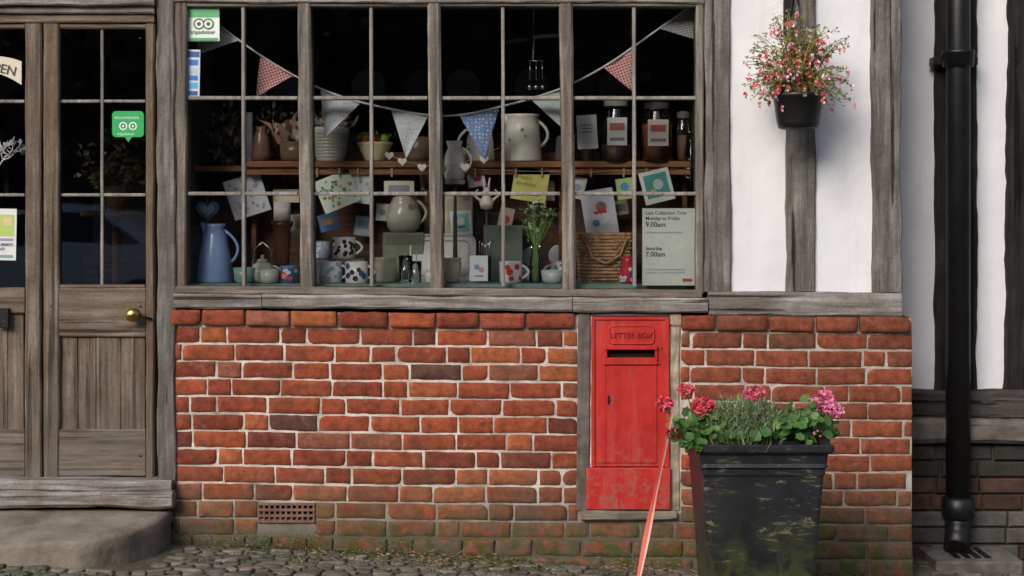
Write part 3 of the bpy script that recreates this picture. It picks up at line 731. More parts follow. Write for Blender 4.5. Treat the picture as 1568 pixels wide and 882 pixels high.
for i in range(260):
    a=R.random()*6.28; out=R.uniform(.05,1)**.65; up=R.uniform(.1,1)
    if R.random()<.3: out*=.5
    spread=.235*out; H_=.36*up*(1.1-out*.45)
    p0=cb+Vector((R.gauss(0,.03),R.gauss(0,.03),0)); 
    tip=cb+Vector((math.cos(a)*spread,math.sin(a)*spread*.75,H_ if i%3 else R.uniform(-.04,.10)))
    if tip.y>-.04: tip.y=-.04
    mid=(p0+tip)/2+Vector((0,0,.05+.05*out))
    pts=[(p0*(1-t)**2+mid*2*t*(1-t)+tip*t*t) for t in [k/6 for k in range(7)]]
    b.tube(pts,.0014,LEAF,(.34,.24,.09),seg=4)
    for k in range(1,7):
        for q in range(3):
            d=Vector((R.gauss(0,1),R.gauss(0,1),R.gauss(0,.7)))
            cc=Vector((.14,.22,.045)).lerp(Vector((.42,.42,.12)),R.random())*R.uniform(.5,1.1)
            b.leaf(pts[k]+Vector((R.gauss(0,.006),R.gauss(0,.006),R.gauss(0,.006))),d,R.uniform(.010,.022),R.uniform(.006,.012),LEAF,tuple(cc))
    if R.random()<.9:
        q=pts[R.randint(3,6)]+Vector((R.gauss(0,.012),R.gauss(0,.012)-.008,-.008))
        cr=R.choice([(.80,.07,.10),(.85,.2,.26),(.88,.42,.48),(.82,.09,.12),(.9,.75,.77)])
        for m in range(5): b.leaf(q,(R.gauss(0,.55),R.gauss(0,.55),-1),R.uniform(.016,.026),.012,PET,tuple(Vector(cr)*R.uniform(.85,1.1)))
        for m in range(3): b.leaf(q+Vector((0,0,-.016)),(R.gauss(0,.3),R.gauss(0,.3),-1),.014,.010,PET,R.choice([(.88,.78,.78),(.8,.15,.25)]))
b.done(HB,recalc=False)
# ------------------------------------------------ shop window contents
def card(name,cx,cy,w,h,y,ang,col,arts=(),fold=False,lean=0):
    b=B(name); s=S(y); Mx=Matrix.Translation((X(cx,y),y,Z(cy,y)))@Matrix.Rotation(rad(ang),4,'Y')@Matrix.Rotation(rad(lean),4,'X')
    W,H=w*s/2,h*s/2
    b.box(-W,W,0,.002,-H,H,PAP,col,Mx=Mx)
    if fold: b.box(-W,W,.012,.014,-H,H,PAP,col,Mx=Mx)
    for k,a in enumerate(arts):
        yy=-.0008-.0003*k
        if a[0]=='r':
            _,u,v,ww,hh,c=a; b.f([Mx@Vector(p) for p in ((W*(u-ww),yy,H*(v-hh)),(W*(u+ww),yy,H*(v-hh)),(W*(u+ww),yy,H*(v+hh)),(W*(u-ww),yy,H*(v+hh)))],PAP,c)
        elif a[0]=='c':
            _,u,v,r,c=a; b.f([Mx@Vector((W*u+math.cos(t)*r*W,yy,H*v+math.sin(t)*r*W)) for t in [i*math.pi/8 for i in range(16)]],PAP,c)
        elif a[0]=='t':
            _,u,v,sz,c,txt=a; b.text(txt,sz*s,W*u,H*v,yy,PAP,c,ext=.0001,bold=sz*s*.008,Mx=Mx)
    return b.done(recalc=False)
def spots(n,c,r=.08): return [('c',R.uniform(-.8,.8),R.uniform(-.8,.8),r*R.uniform(.6,1.4),c if not isinstance(c,list) else R.choice(c)) for _ in range(n)]
TEAL=(.08,.42,.36)
card('collection_times_notice',1024,378,81,118,.05,0,(.74,.80,.75),[('t',-.88,.84,7.4,(.03,.03,.03),'Last Collection Time'),('t',-.88,.70,7.4,(.03,.03,.03),'Monday to Friday'),('t',-.88,.52,10.5,(.02,.02,.02),'9.00am'),('t',-.88,-.08,7.4,(.03,.03,.03),'Saturday'),('t',-.88,-.25,10.5,(.02,.02,.02),'7.00am'),('t',-.88,.36,3.1,(.3,.3,.3),'No collections on Sundays or Public Holidays'),('t',-.88,-.60,2.9,(.3,.3,.3),'For later collections please see the main post office'),('t',-.88,-.68,2.9,(.3,.3,.3),'in the high street. Customer Services 0345 740 740'),('r',.7,-.86,.18,.035,(.7,.05,.04))])
card('review_site_sticker',312,38,48,50,.028,0,(.85,.9,.86),[('r',0,.72,.99,.27,(.12,.45,.2)),('c',-.3,.05,.36,(.05,.12,.05)),('c',.3,.05,.36,(.05,.12,.05)),('c',-.3,.05,.27,(.8,.82,.8)),('c',.3,.05,.27,(.8,.82,.8)),('c',-.3,.05,.12,(.05,.12,.05)),('c',.3,.05,.12,(.05,.12,.05)),('t',-.85,-.55,8.6,(.06,.2,.08),'tripadvisor'),('r',0,-.88,.9,.08,(.12,.42,.2))])
card('card_payment_sticker',296,112,20,72,.028,1,(.62,.74,.86),[('r',0,.8,.9,.12,(.05,.1,.3)),('r',0,.45,.7,.12,(.06,.2,.55)),('r',0,.1,.7,.12,(.5,.6,.7)),('r',0,-.2,.7,.1,(.05,.2,.5)),('r',0,-.52,.7,.12,(.1,.45,.75)),('r',0,-.85,.7,.09,(.05,.1,.3))])
b=B('recommended_sticker'); y=.047
rrect(b,167,216,169,209,y-.001,y,6,M('sticker_green',(.02,.42,.12),(.02,.38,.10),rough=.4))
b.f([(X(186),y-.0005,Z(208.5)),(X(198),y-.0005,Z(208.5)),(X(192),y-.0005,Z(217))],b.mats[0])
for px in (184,199):
    for r,c_ in ((6.5,(.7,.8,.7)),(4.2,(.02,.25,.08)),(1.8,(.8,.8,.8))): b.f([(X(px)+math.cos(t)*r*S(0),y-.0014-(7-r)*.0001,Z(192)+math.sin(t)*r*S(0)) for t in [i*math.pi/8 for i in range(16)]],PAP,c_)
b.text('RECOMMENDED',5*S(0),X(171),Z(181),y-.0016,PAP,(.75,.85,.75),ext=.0001,bold=.0001); b.text('tripadvisor',6*S(0),X(175),Z(206),y-.0016,PAP,(.75,.85,.75),ext=.0001,bold=.0001)
b.done(recalc=False)
card('poster',8,359,34,79,.046,1,(.78,.80,.76),[('r',0,.35,.8,.42,(.5,.62,.15)),('r',.2,.5,.4,.15,(.75,.6,.3)),('r',0,-.2,.75,.05,(.35,.3,.5)),('t',-.8,-.45,7,(.2,.2,.35),'SUMMER'),('t',-.8,-.62,7,(.2,.2,.35),'FAIR'),('r',0,-.84,.7,.05,(.2,.4,.5))])
b=B('open_sign'); y=.043
up=[(0+i*4.1-8,86+ (i/10)**2*8) for i in range(11)]; lo=[(0+i*4.1-8,112+(i/10)**1.5*18) for i in range(11)]
b.f([(X(p,y),y,Z(q,y)) for p,q in up]+[(X(p,y),y,Z(q,y)) for p,q in lo[::-1]],PAP,(.7,.64,.5)); b.text('OPEN',20*S(y),X(-27,y),Z(105,y),y-.002,PAP,(.05,.03,.02),rot=-.22,bold=.0004)
b.done(recalc=False)
b=B('white_twig_ornament')
def br(p,d,L,k):
    if k==0: return
    q=p+d*L; b.tube([p,(p+q)/2+Vector((R.gauss(0,.004),0,R.gauss(0,.004))),q],.0016*k**.5,MATT,(.75,.75,.75),seg=4)
    for _ in range(3): br(p+d*L*R.uniform(.4,1),(d+Vector((R.gauss(0,.8),R.gauss(0,.3),R.gauss(0,.5)))).normalized(),L*.68,k-1)
br(SP(-8,262,.25),Vector((.5,0,.7)).normalized(),.085,5); b.done()
b=B('bunting'); y=.13
K=[(310,18),(345,46),(398,84),(455,118),(520,147),(605,168),(690,177),(780,160),(860,135),(925,102),(975,68),(1020,36),(1062,6)]
def cr(t):
    n=len(K)-1; i=min(int(t*n),n-1); f=t*n-i; P0,P1,P2,P3=[K[max(0,min(n,i+k))] for k in(-1,0,1,2)]
    return tuple(.5*((2*P1[a])+(-P0[a]+P2[a])*f+(2*P0[a]-5*P1[a]+4*P2[a]-P3[a])*f*f+(-P0[a]+3*P1[a]-3*P2[a]+P3[a])*f**3) for a in(0,1))
line=[cr(i/90) for i in range(91)]
b.tube([SP(p,q,y) for p,q in line],.0045,MATT,(.88,.88,.85),seg=6)
def flag(a,c,tip,mat):
    A,C,T=SP(*a,y),SP(*c,y),SP(*tip,y); n=6; rows=[]
    for j in range(n+1):
        v=j/n; l=A.lerp(T,v); r=C.lerp(T,v); rows.append([b.bm.verts.new(l.lerp(r,i/4)+Vector((0,.006+.009*math.sin(i*1.7+j*.6+a[0]),0))) for i in range(5)])
    for j in range(n):
        for i in range(4): b.fv([rows[j][i],rows[j][i+1],rows[j+1][i+1],rows[j+1][i]],mat,None,True)
flag((312,20),(366,62),(298,84),POG); flag((398,84),(449,115),(392,149),GIN); flag((490,134),(552,157),(496,212),POW); flag((598,167),(656,176),(622,243),POW)
flag((703,176),(765,164),(741,242),POB); flag((813,152),(872,128),(880,214),POG); flag((922,102),(974,68),(972,142),GIN); flag((1010,44),(1060,8),(1074,62),GIB)
b.done(recalc=False)
b=B('heart_garland'); y=.16
hp=[(590,234),(610,243),(640,252),(672,256),(705,251),(735,240),(765,226)]
b.tube([SP(p,q,y) for p,q in hp],.001,MATT,(.6,.6,.55),seg=4)
def heart(b,px,py,y,r,col,mat=MATT):
    s=S(y); F=[];G=[]
    for i in range(20):
        t=i*2*math.pi/20; hx=math.sin(t)**3; hz=(13*math.cos(t)-5*math.cos(2*t)-2*math.cos(3*t)-math.cos(4*t))/16
        F.append(b.bm.verts.new((X(px,y)+hx*r*s,y-.004,Z(py,y)+hz*r*s))); G.append(b.bm.verts.new((X(px,y)+hx*r*s,y+.004,Z(py,y)+hz*r*s)))
    b.fv(F,mat,col); b.fv(G[::-1],mat,col)
    for i in range(20): b.fv([F[i],F[(i+1)%20],G[(i+1)%20],G[i]],mat,col)
for p,q in hp[:-1]: heart(b,p+6,q+4,y,7,(.85,.85,.8))
b.done()
def vessel(name,cx,y,zb,prof,col,handle=None,seg=28,mat=GLZ,extra=None,spout=None):
    b=B(name); s=S(y); c=(X(cx,y),y,zb); pr=[(max(r,.01)*s,h*s) for r,h in prof]
    inner=[(pr[-1][0]-2*s,pr[-1][1]),(pr[-1][0]-3*s,pr[-1][1]-6*s),(pr[0][0]*.5,4*s)]
    b.lathe([(.0005,0)]+pr+inner,c,mat,col,seg=seg,cap=False)
    if handle:
        side,h0,h1,r0,r1,out,th=handle; pts=[]
        for i in range(9):
            t=i/8; h=h0+(h1-h0)*t; r=r0+(r1-r0)*t+out*math.sin(math.pi*t)**.8
            pts.append((c[0]+side*r*s,y,zb+h*s))
        b.tube(pts,th*s,mat,col,seg=8)
    if spout:
        side,pts_,th=spout; b.tube([(c[0]+side*r*s,y,zb+h*s) for r,h in pts_],[t_*s for t_ in th],mat,col,seg=10)
    if extra: extra(b,c,s)
    return b.done()
def dots(col,n,r,h0,h1,sz):
    def fn(b,c,s):
        for i in range(n):
            a=-math.pi/2+R.uniform(-1.2,1.2); h=R.uniform(h0,h1); nn=Vector((math.cos(a),math.sin(a),0)); cc=col if not isinstance(col,list) else R.choice(col)
            b.disc(Vector(c)+nn*(r+.7)*s+Vector((0,0,h*s)),nn,sz*s*R.uniform(.7,1.3),GLZ,cc,k=7)
    return fn
vessel('blue_enamel_jug',329,.22,ZL,[(27,0),(28.5,4),(24,40),(18,72),(14,84),(17,90)],(.30,.47,.82),(1,30,80,24,14,16,2.3),spout=(-1,[(13,74),(17,88),(21,92)],[6,5,3]))
b=B('blue_heart_decoration'); heart(b,318,322,.3,18,(.12,.30,.44)); heart(b,318,322,.29,11,(.4,.55,.6)); b.tube([SP(318,312,.3),SP(316,296,.3)],.001,MATT,(.5,.5,.5)); b.done()
card('greeting_card',378,300,58,62,.42,-18,(.72,.74,.80),spots(26,(.40,.42,.48)),True)
card('greeting_card',438,300,40,20,.50,0,(.8,.73,.56))
vessel('teapot',402,.2,ZL,[(12,0),(18,6),(20,18),(14,28),(8,32)],(.58,.62,.58),(1,8,26,18,16,12,1.5),spout=(-1,[(15,10),(26,20),(30,30)],[4,3,2]),extra=lambda b,c,s:(b.lathe([(9*s,32*s),(7*s,36*s),(2*s,37*s),(3*s,41*s),(.5*s,43*s)],c,GLZ,(.5,.52,.5)),b.tube([(c[0]-16*s,c[1],c[2]+26*s),(c[0]-12*s,c[1],c[2]+52*s),(c[0],c[1],c[2]+62*s),(c[0]+12*s,c[1],c[2]+52*s),(c[0]+16*s,c[1],c[2]+26*s)],1.3*s,METAL)))
vessel('tea_light_cup',374,.16,ZL,[(10,0),(15,4),(17,24)],(.25,.46,.40)); vessel('tea_light_cup',412,.13,ZL,[(10,0),(15,3),(16,22)],(.5,.58,.5))
vessel('candle_holder',432,.32,ZL,[(19,0),(17,6),(7,12),(10,22),(5,30),(13,40),(6,50),(11,60),(5,72),(16,84),(17,92)],(.12,.05,.03),mat=GLZ,extra=lambda b,c,s:b.lathe([(13*s,92*s),(13*s,122*s),(2*s,121*s)],c,MATT,(.88,.86,.8)))
vessel('patterned_tin',443,.15,ZL,[(13,0),(13,22),(14,23),(14,27)],(.10,.25,.5),extra=dots([(.7,.1,.15),(.8,.8,.8)],14,13,3,22,3.4))
MUG=[(15,0),(17,2),(17.5,33)]
def mug(cx,y,zb,c,dc,side=1,k=1.0,n=12,sz=3.4): vessel('mug',cx,y,zb,[(r*k,h*k) for r,h in MUG],c,(side,7*k,27*k,16.5*k,16.5*k,11*k,2*k),extra=dots(dc,n,17*k,5*k,29*k,sz*k))
mug(506,.2,ZL,(.76,.82,.86),(.35,.5,.6)); mug(546,.16,ZL,(.88,.88,.86),[(.05,.12,.4),(.05,.05,.05)],n=9,sz=4.5)
zb2=Z(396,.3); b=B('display_box'); b.box(X(478,.3),X(560,.3),.24,.38,ZL+.0005,zb2,MATT,(.16,.13,.11),c=.002); b.done()
mug(527,.3,zb2,(.88,.88,.86),[(.04,.04,.04)],n=18,sz=3); mug(492,.33,zb2,(.4,.5,.66),[(.8,.8,.8)],-1,.8)
card('printed_tag',503,340,30,26,.26,-15,(.14,.34,.65),[('r',0,.1,.7,.4,(.75,.35,.3)),('c',.1,0,.3,(.8,.65,.2))])
vessel('stoneware_pot',590,.2,ZL,[(13,0),(17,5),(18,30),(16,36),(17,39)],(.38,.38,.30))
zb3=Z(356,.42); b=B('crate'); b.box(X(588,.42),X(650,.42),.36,.50,ZL+.0005,zb3,MATT,(.28,.31,.24),c=.002); b.box(X(592,.42),X(646,.42),.355,.36,zb3-.05,zb3-.01,MATT,(.20,.22,.17)); b.done()
vessel('stoneware_jug',618,.42,zb3,[(18,0),(25,8),(27,26),(22,42),(18,50),(20,56)],(.54,.54,.47),(1,14,50,24,19,13,2.4),extra=dots([(.3,.28,.22),(.6,.6,.55)],9,24,12,40,4))
b=B('tin_tray'); y=.33
x0,x1,z0,z1=X(628,y),X(727,y),ZL,Z(360,y); r=12*S(y); pts=[]
for cx_,cz,a in ((x1-r,z0+r,-90),(x1-r,z1-r,0),(x0+r,z1-r,90),(x0+r,z0+r,180)):
    for i in range(7):
        t=rad(a+15*i); pts.append((cx_+r*math.cos(t),cz+r*math.sin(t)))
lean=lambda z:(z-z0)*.25
b.f([(x,y+lean(z),z) for x,z in pts],GLZ,(.8,.8,.76)); b.tube([(x,y-.006+lean(z),z) for x,z in pts],.005,GLZ,(.88,.88,.86),closed=True,seg=8)
cxm=(x0+x1)/2; cz=(z0+z1)/2
ip=[(cxm+(x-cxm)*.82,cz+(z-cz)*.75) for x,z in pts]; b.tube([(x,y-.003+lean(z),z) for x,z in ip],.0025,GLZ,(.5,.5,.48),closed=True)
for sx_ in (x0-.004,x1+.004): b.tube([(sx_,y+lean(cz-.03),cz-.03),(sx_+(.014 if sx_>cxm else -.014),y+lean(cz),cz),(sx_,y+lean(cz+.03),cz+.03)],.003,METAL)
b.done()
vessel('glass_tumbler',621,.17,ZL,[(8,0),(9,2),(11,42)],(1,1,1),mat=JAR); vessel('glass_tumbler',636,.15,ZL,[(8,0),(9,2),(10,34)],(1,1,1),mat=JAR)
vessel('cream_bowl',692,.2,ZL,[(9,0),(12,4),(15,30),(13,34),(16,38)],(.72,.64,.48)); vessel('utensil_glass',742,.28,ZL,[(9,0),(10,2),(11,40)],(1,1,1),mat=JAR,extra=lambda b,c,s:[b.tube([(c[0]+k*2*s,c[1],c[2]+3*s),(c[0]+k*4*s,c[1],c[2]+(52+abs(k)*4)*s),(c[0]+k*5*s+3*s,c[1],c[2]+62*s)],1.2*s,METAL,seg=5) for k in (-2,-1,0,1,2)])
card('greeting_card',733,411,28,39,.13,0,(.8,.84,.88),[('c',-.2,.1,.3,(.2,.4,.65)),('c',.3,-.1,.3,(.7,.35,.3)),('r',0,-.6,.5,.06,(.3,.3,.5))],True)
mug(782,.18,ZL,(.88,.86,.84),[(.7,.05,.07)],1,1.0,5,4.5); mug(664,.42,ZL,(.55,.6,.62),[(.8,.8,.8)],1,.9); mug(858,.40,ZL,(.8,.78,.7),[(.2,.35,.5)],-1,.9)
vessel('striped_bowl',846,.16,ZL,[(11,0),(16,4),(18,20)],(.55,.66,.66)); vessel('sugar_bowl',663,.14,ZL,[(9,0),(13,4),(14,14),(10,20)],(.82,.8,.73)); vessel('small_bowl',806,.28,ZL,[(9,0),(15,4),(17,18)],(.45,.6,.55))
b=B('display_cabinet'); y=.45; b.box(X(682,y),X(724,y),y-.06,y+.08,ZL+.0005,Z(298,y),MATT,(.66,.63,.46),c=.003); b.box(X(740,y),X(800,y),y-.04,y+.08,ZL+.0005,Z(345,y),MATT,(.20,.27,.21),c=.003); b.box(X(686,y),X(720,y),y-.064,y-.06,Z(345,y),Z(305,y),MATT,(.52,.5,.37)); b.done()
card('framed_picture',706,341,33,37,.37,-4,(.8,.84,.8),[('r',0,0,.75,.75,(.3,.66,.62)),('c',0,.1,.35,(.8,.82,.8)),('r',0,-.35,.35,.1,(.1,.3,.3))])
b=B('vase_of_flowers'); y=.2; s=S(y); c=(X(820,y),y,ZL)
b.lathe([(8*s,0),(10*s,3*s),(9*s,34*s),(6*s,46*s),(8*s,58*s)],c,JAR,seg=20,cap=False)
for i in range(20):
    tip=SP(820+R.gauss(0,14),R.uniform(308,352),y+R.uniform(-.03,.03)); b.tube([(c[0]+R.gauss(0,3*s),y,ZL+.01),(c[0]+R.gauss(0,2*s),y,ZL+50*s),tip],.0018,LEAF,(.24,.42,.12),seg=4)
    for k in range(4): b.leaf(tip+Vector((R.gauss(0,.006),0,-.02*k)),(R.gauss(0,1),R.gauss(0,.5),.6),.035,.010,LEAF,(.20,.40,.11))
    for k in range(7): b.leaf(tip,(R.gauss(0,1),R.gauss(0,1),R.gauss(0,1)),.017,.013,PET,R.choice([(.9,.9,.75),(.8,.82,.5)]))
b.done()
b=B('wicker_basket'); y=.30; cx_=X(925,y); w0,d0=36*S(y),.075; hh=Z(362,y)-ZL
def bp(t,k,amp):
    a=2*math.pi*t; ca,sa=math.cos(a),math.sin(a)
    ww=w0*(1+.16*k); dd=d0*(1+.16*k)
    return (cx_+math.copysign(abs(ca)**.5,ca)*(ww+amp),y+math.copysign(abs(sa)**.5,sa)*(dd+amp),ZL+.004+hh*k)
NR=13
for r in range(NR):
    k=(r+.5)/NR; b.tube([bp(i/112,k,.0045*math.sin(i*math.pi/2+math.pi*.5+r*math.pi)) for i in range(112)],hh/NR*.46,WICK,seg=5,closed=True)
for i in range(28): b.tube([bp((i+.5)/28,k,0) for k in (0,.5,1.02)],.0028,WICK,seg=5)
b.tube([bp(i/112,1.03,.002*math.sin(i*1.3)) for i in range(112)],.008,WICK,seg=6,closed=True); b.tube([bp(i/112,.0,.002) for i in range(112)],.006,WICK,seg=6,closed=True)
b.lathe([(.001,.01),(w0,.011)],(cx_,y,ZL),WICK,cap=False)
hx0,hx1=cx_-w0*.85,cx_+w0*.9
b.tube([(hx0,y-d0-.015,ZL+hh*.95),(hx0+.03,y-d0-.03,ZL+hh*.55),(cx_,y-d0-.035,ZL+hh*.42),(hx1-.03,y-d0-.03,ZL+hh*.6),(hx1,y-d0-.018,ZL+hh*.95)],.006,WICK,seg=6)
b.done()
vessel('red_ornament',961,.12,ZL,[(8,0),(11,5),(12,20),(8,34),(10,42)],(.6,.04,.07),extra=dots([(.85,.8,.8),(.1,.1,.3)],12,11.5,5,34,3.2))
card('greeting_card',918,325,50,70,.36,-9,(.76,.78,.84),[('c',.05,-.2,.5,(.9,.91,.92)),('c',.15,.22,.34,(.7,.16,.10)),('r',.05,.0,.38,.06,(.6,.06,.05)),('c',.22,.3,.15,(.12,.25,.5)),('c',-.3,-.45,.22,(.15,.3,.5)),('c',.0,.12,.04,(.02,.02,.02)),('c',.2,.12,.04,(.02,.02,.02)),('c',.1,-.1,.03,(.02,.02,.02)),('c',.1,-.3,.03,(.02,.02,.02))],True)
card('greeting_card',516,293,58,52,.36,-22,(.80,.88,.78),spots(30,[(.15,.42,.12),(.1,.35,.28),(.65,.3,.1)],.08),True)
card('greeting_card',553,287,32,48,.38,8,(.80,.82,.80),spots(12,(.4,.42,.42),.1),True)
card('greeting_card',611,288,46,22,.36,0,(.8,.75,.65),[('r',0,-.1,.7,.5,(.3,.35,.4))]); card('greeting_card',729,272,27,28,.37,-10,(.75,.72,.68),[('c',.1,0,.5,(.5,.08,.07)),('c',-.3,.2,.3,(.1,.2,.4))])
card('greeting_card',812,283,54,50,.36,9,(.72,.72,.20),[('t',-.8,.3,9,(.25,.25,.05),'Happy'),('t',-.8,-.1,9,(.25,.25,.05),'Birthday'),('r',0,-.6,.6,.04,(.3,.3,.08))],True)
card('greeting_card',1006,285,46,50,.33,-14,(.84,.86,.82),[('r',0,.05,.78,.72,TEAL),('c',.1,.1,.35,(.6,.75,.7)),('c',-.3,-.3,.2,(.8,.55,.2))],True)
card('greeting_card',957,289,26,32,.36,-8,(.5,.7,.3),[('c',0,.2,.5,(.1,.35,.65)),('r',0,-.5,.6,.2,(.8,.6,.15))]); card('greeting_card',774,338,22,40,.5,12,(.6,.45,.4),[('c',0,.1,.6,(.5,.08,.06))])
card('greeting_card',836,292,26,30,.45,0,(.75,.75,.6)); card('greeting_card',884,287,24,34,.4,14,(.7,.66,.6),[('c',0,0,.5,(.3,.4,.5))]); card('greeting_card',655,275,24,30,.5,-6,(.65,.6,.55),[('r',0,.1,.6,.5,(.45,.15,.12))]); card('greeting_card',458,345,26,34,.45,-6,(.7,.72,.6),[('c',0,0,.5,(.65,.4,.15))]); card('greeting_card',556,346,26,30,.52,7,(.5,.55,.6),[('r',0,.1,.6,.4,(.2,.3,.45))])
card('greeting_card',586,325,20,26,.5,4,(.65,.65,.55),[('c',0,0,.5,(.2,.4,.3))]); card('greeting_card',950,318,24,22,.48,-9,(.7,.6,.55),[('r',0,0,.6,.5,(.2,.3,.2))])
card('price_tag',899,202,31,52,.3,-3,(.76,.76,.73),[('r',0,.4,.6,.03,(.2,.2,.2)),('r',0,.2,.5,.03,(.2,.2,.2)),('r',0,0,.55,.03,(.2,.2,.2))])
for (px,rr_) in ((486,17),(655,15),(856,16),(812,14)):
    b=B('display_plate'); y=.565; b.lathe([(.001,.004),(rr_*.6*S(y),.004),(rr_*S(y),.014),(rr_*1.02*S(y),.012)],(X(px,y),y,ZL+rr_*S(y)+.06),GLZ,R.choice([(.6,.66,.7),(.7,.65,.5)]),seg=24,Mx=Mk); b.box(X(px,y)-.03,X(px,y)+.03,y-.01,y+.02,ZL+.0005,ZL+.062,SHW); b.done()
b=B('card_string'); y=.355
b.tube([SP(460,262,y),SP(560,266,y),SP(650,262,y)],.0012,MATT,(.6,.55,.45),seg=4); b.tube([SP(690,258,y),SP(800,262,y),SP(900,264,y),SP(1040,258,y)],.0012,MATT,(.6,.55,.45),seg=4)
for p in (486,520,548,600,728,790,830,905,955,990,1020): b.box(X(p,y)-.004,X(p,y)+.004,y-.006,y+.004,Z(271,y),Z(257,y),WICK)
b.done()
b=B('rabbit_ornament'); y=.2; s=S(y); c=SP(745,322,y)
b.lathe([(.001,0),(9*s,3*s),(11*s,12*s),(6*s,22*s),(7*s,28*s),(1*s,35*s)],c,GLZ,(.8,.78,.72),cap=False)
for sg in (-1,1): b.tube([c+Vector((sg*3*s,0,32*s)),c+Vector((sg*5*s,0,50*s))],[2.5*s,1*s],GLZ,(.8,.78,.72)); b.tube([c+Vector((sg*8*s,0,14*s)),c+Vector((sg*20*s,0,24*s)),c+Vector((sg*13*s,0,32*s))],[3*s,1.6*s,1*s],GLZ,(.8,.78,.72))
b.tube([SP(745,324,y),SP(745,400,y),Vector((X(745,y),y,ZL+.004))],[.004,.004,.012],MATT,(.16,.14,.10)); b.done()
vessel('white_pitcher',800,.42,ZS,[(30,0),(30,4),(26,55),(24,68),(27,72)],(.86,.86,.80),(1,22,62,26,24,14,2.4),extra=dots([(.3,.3,.28)],7,27,10,55,2.4),spout=(-1,[(22,58),(27,69),(31,73)],[7,6,3]))
vessel('white_watering_jug',735,.40,ZS,[(22,0),(23,5),(20,36),(14,52),(16,57)],(.84,.85,.8),(-1,10,52,20,15,16,2.2),extra=dots([(.25,.25,.2)],5,21,10,35,2.4))
vessel('enamel_jug',696,.25,Z(276,.25),[(13,0),(16,5),(15,36),(10,50),(13,60)],(.82,.82,.77),(1,12,50,15,12,12,1.8))
b=B('jug_stand'); b.box(X(682,.25),X(712,.25),.2,.3,Z(282,.25),Z(276,.25)-.0005,MATT,(.3,.3,.25)); b.tube([(X(697,.25),.25,ZL),(X(697,.25),.25,Z(282,.25))],[.012,.006],MATT,(.2,.17,.13)); b.done()
vessel('ribbed_planter',506,.42,ZS,[(20,0),(22,3),(28,44),(30,48),(28,52)],(.66,.66,.62),extra=lambda b,c,s:[b.leaf(Vector(c)+Vector((R.gauss(0,12*s),R.gauss(0,10*s),50*s)),(R.gauss(0,.7),R.gauss(0,.7),1),R.uniform(15,38)*s,7*s,LEAF,R.choice([(.16,.16,.08),(.3,.2,.14),(.5,.42,.36)])) for _ in range(140)]+[b.lathe([((22+k*.75+.8)*s,(6+k*5)*s),((23+k*.75+1.2)*s,(8+k*5)*s),((22.6+k*.75+.8)*s,(10+k*5)*s)],c,GLZ,(.56,.56,.52),cap=False) for k in range(8)])
vessel('wrapped_gift_basket',452,.40,ZS,[(16,0),(22,4),(24,30)],(.25,.18,.1),extra=lambda b,c,s:[b.leaf(Vector(c)+Vector((R.gauss(0,12*s),R.gauss(0,10*s),R.uniform(20,44)*s)),(R.gauss(0,.7),R.gauss(0,.7),1),R.uniform(15,42)*s,14*s,PAP,R.choice([(.6,.54,.46),(.6,.36,.25),(.4,.4,.36),(.75,.7,.6)])) for _ in range(60)])
vessel('fruit_bowl',574,.38,ZS,[(14,0),(16,3),(27,26),(28,29)],(.78,.68,.42),extra=lambda b,c,s:([b.lathe([(.1*s,-8*s),(6*s,-5*s),(8*s,0),(6*s,5*s),(.1*s,8*s)],(c[0]+px*s,c[1]+q*s,c[2]+34*s),GLZ,cl,seg=12,cap=False) for px,q,cl in ((-14,-4,(.8,.42,.05)),(1,-8,(.75,.07,.05)),(14,-3,(.35,.58,.08)),(-4,8,(.8,.5,.06)))]+[b.leaf(Vector(c)+Vector((R.gauss(0,14*s),R.gauss(0,8*s),34*s)),(R.gauss(0,.7),R.gauss(0,.7),1),14*s,7*s,LEAF,(.1,.26,.05)) for _ in range(30)]))
vessel('brown_crock',642,.45,ZS,[(16,0),(22,8),(22,30),(15,38)],(.26,.2,.15)); vessel('spice_pot',862,.45,ZS,[(10,0),(12,6),(11,34),(8,40)],(.2,.19,.17)); vessel('spice_pot',400,.45,ZS,[(10,0),(16,10),(12,38),(7,48),(9,54)],(.3,.18,.14))
vessel('dark_bottle',872,.52,ZS,[(9,0),(10,3),(10,40),(4,52),(4,66)],(.08,.06,.05)); vessel('dark_bottle',900,.54,ZS,[(9,0),(10,3),(10,44),(4,56),(4,70)],(.1,.07,.05)); vessel('dark_bottle',664,.54,ZS,[(8,0),(9,3),(9,38),(4,48),(4,60)],(.09,.10,.06))
def jar(cx,w,h,fill,fh,lid,label=None):
    def ex(b,c,s):
        b.lathe([(.01*s,2*s),((w-3)*s,2*s),((w-3)*s,fh*s),(.01*s,(fh+1)*s)],c,MATT,fill,cap=False,seg=24)
        b.lathe([((w*.72)*s,h*s),((w*.74)*s,(h+9)*s),(w*.3*s,(h+11)*s),(.1*s,(h+11)*s)],c,METAL if lid==0 else MATT,lid or (.5,.5,.5),cap=False)
        if label: b.box(c[0]-w*.6*s,c[0]+w*.6*s,c[1]-(w+1.5)*s,c[1]-(w+1)*s,c[2]+h*.28*s,c[2]+h*.78*s,PAP,label); b.box(c[0]-w*.45*s,c[0]+w*.45*s,c[1]-(w+2)*s,c[1]-(w+1.6)*s,c[2]+h*.55*s,c[2]+h*.68*s,PAP,(.45,.12,.10)); b.box(c[0]-w*.45*s,c[0]+w*.45*s,c[1]-(w+2)*s,c[1]-(w+1.6)*s,c[2]+h*.36*s,c[2]+h*.42*s,PAP,(.2,.2,.2))
    vessel('glass_jar',cx,.38,ZS,[(w*.9,0),(w,4),(w,h*.75),(w*.7,h*.93),(w*.72,h)],(1,1,1),mat=JAR,extra=ex)
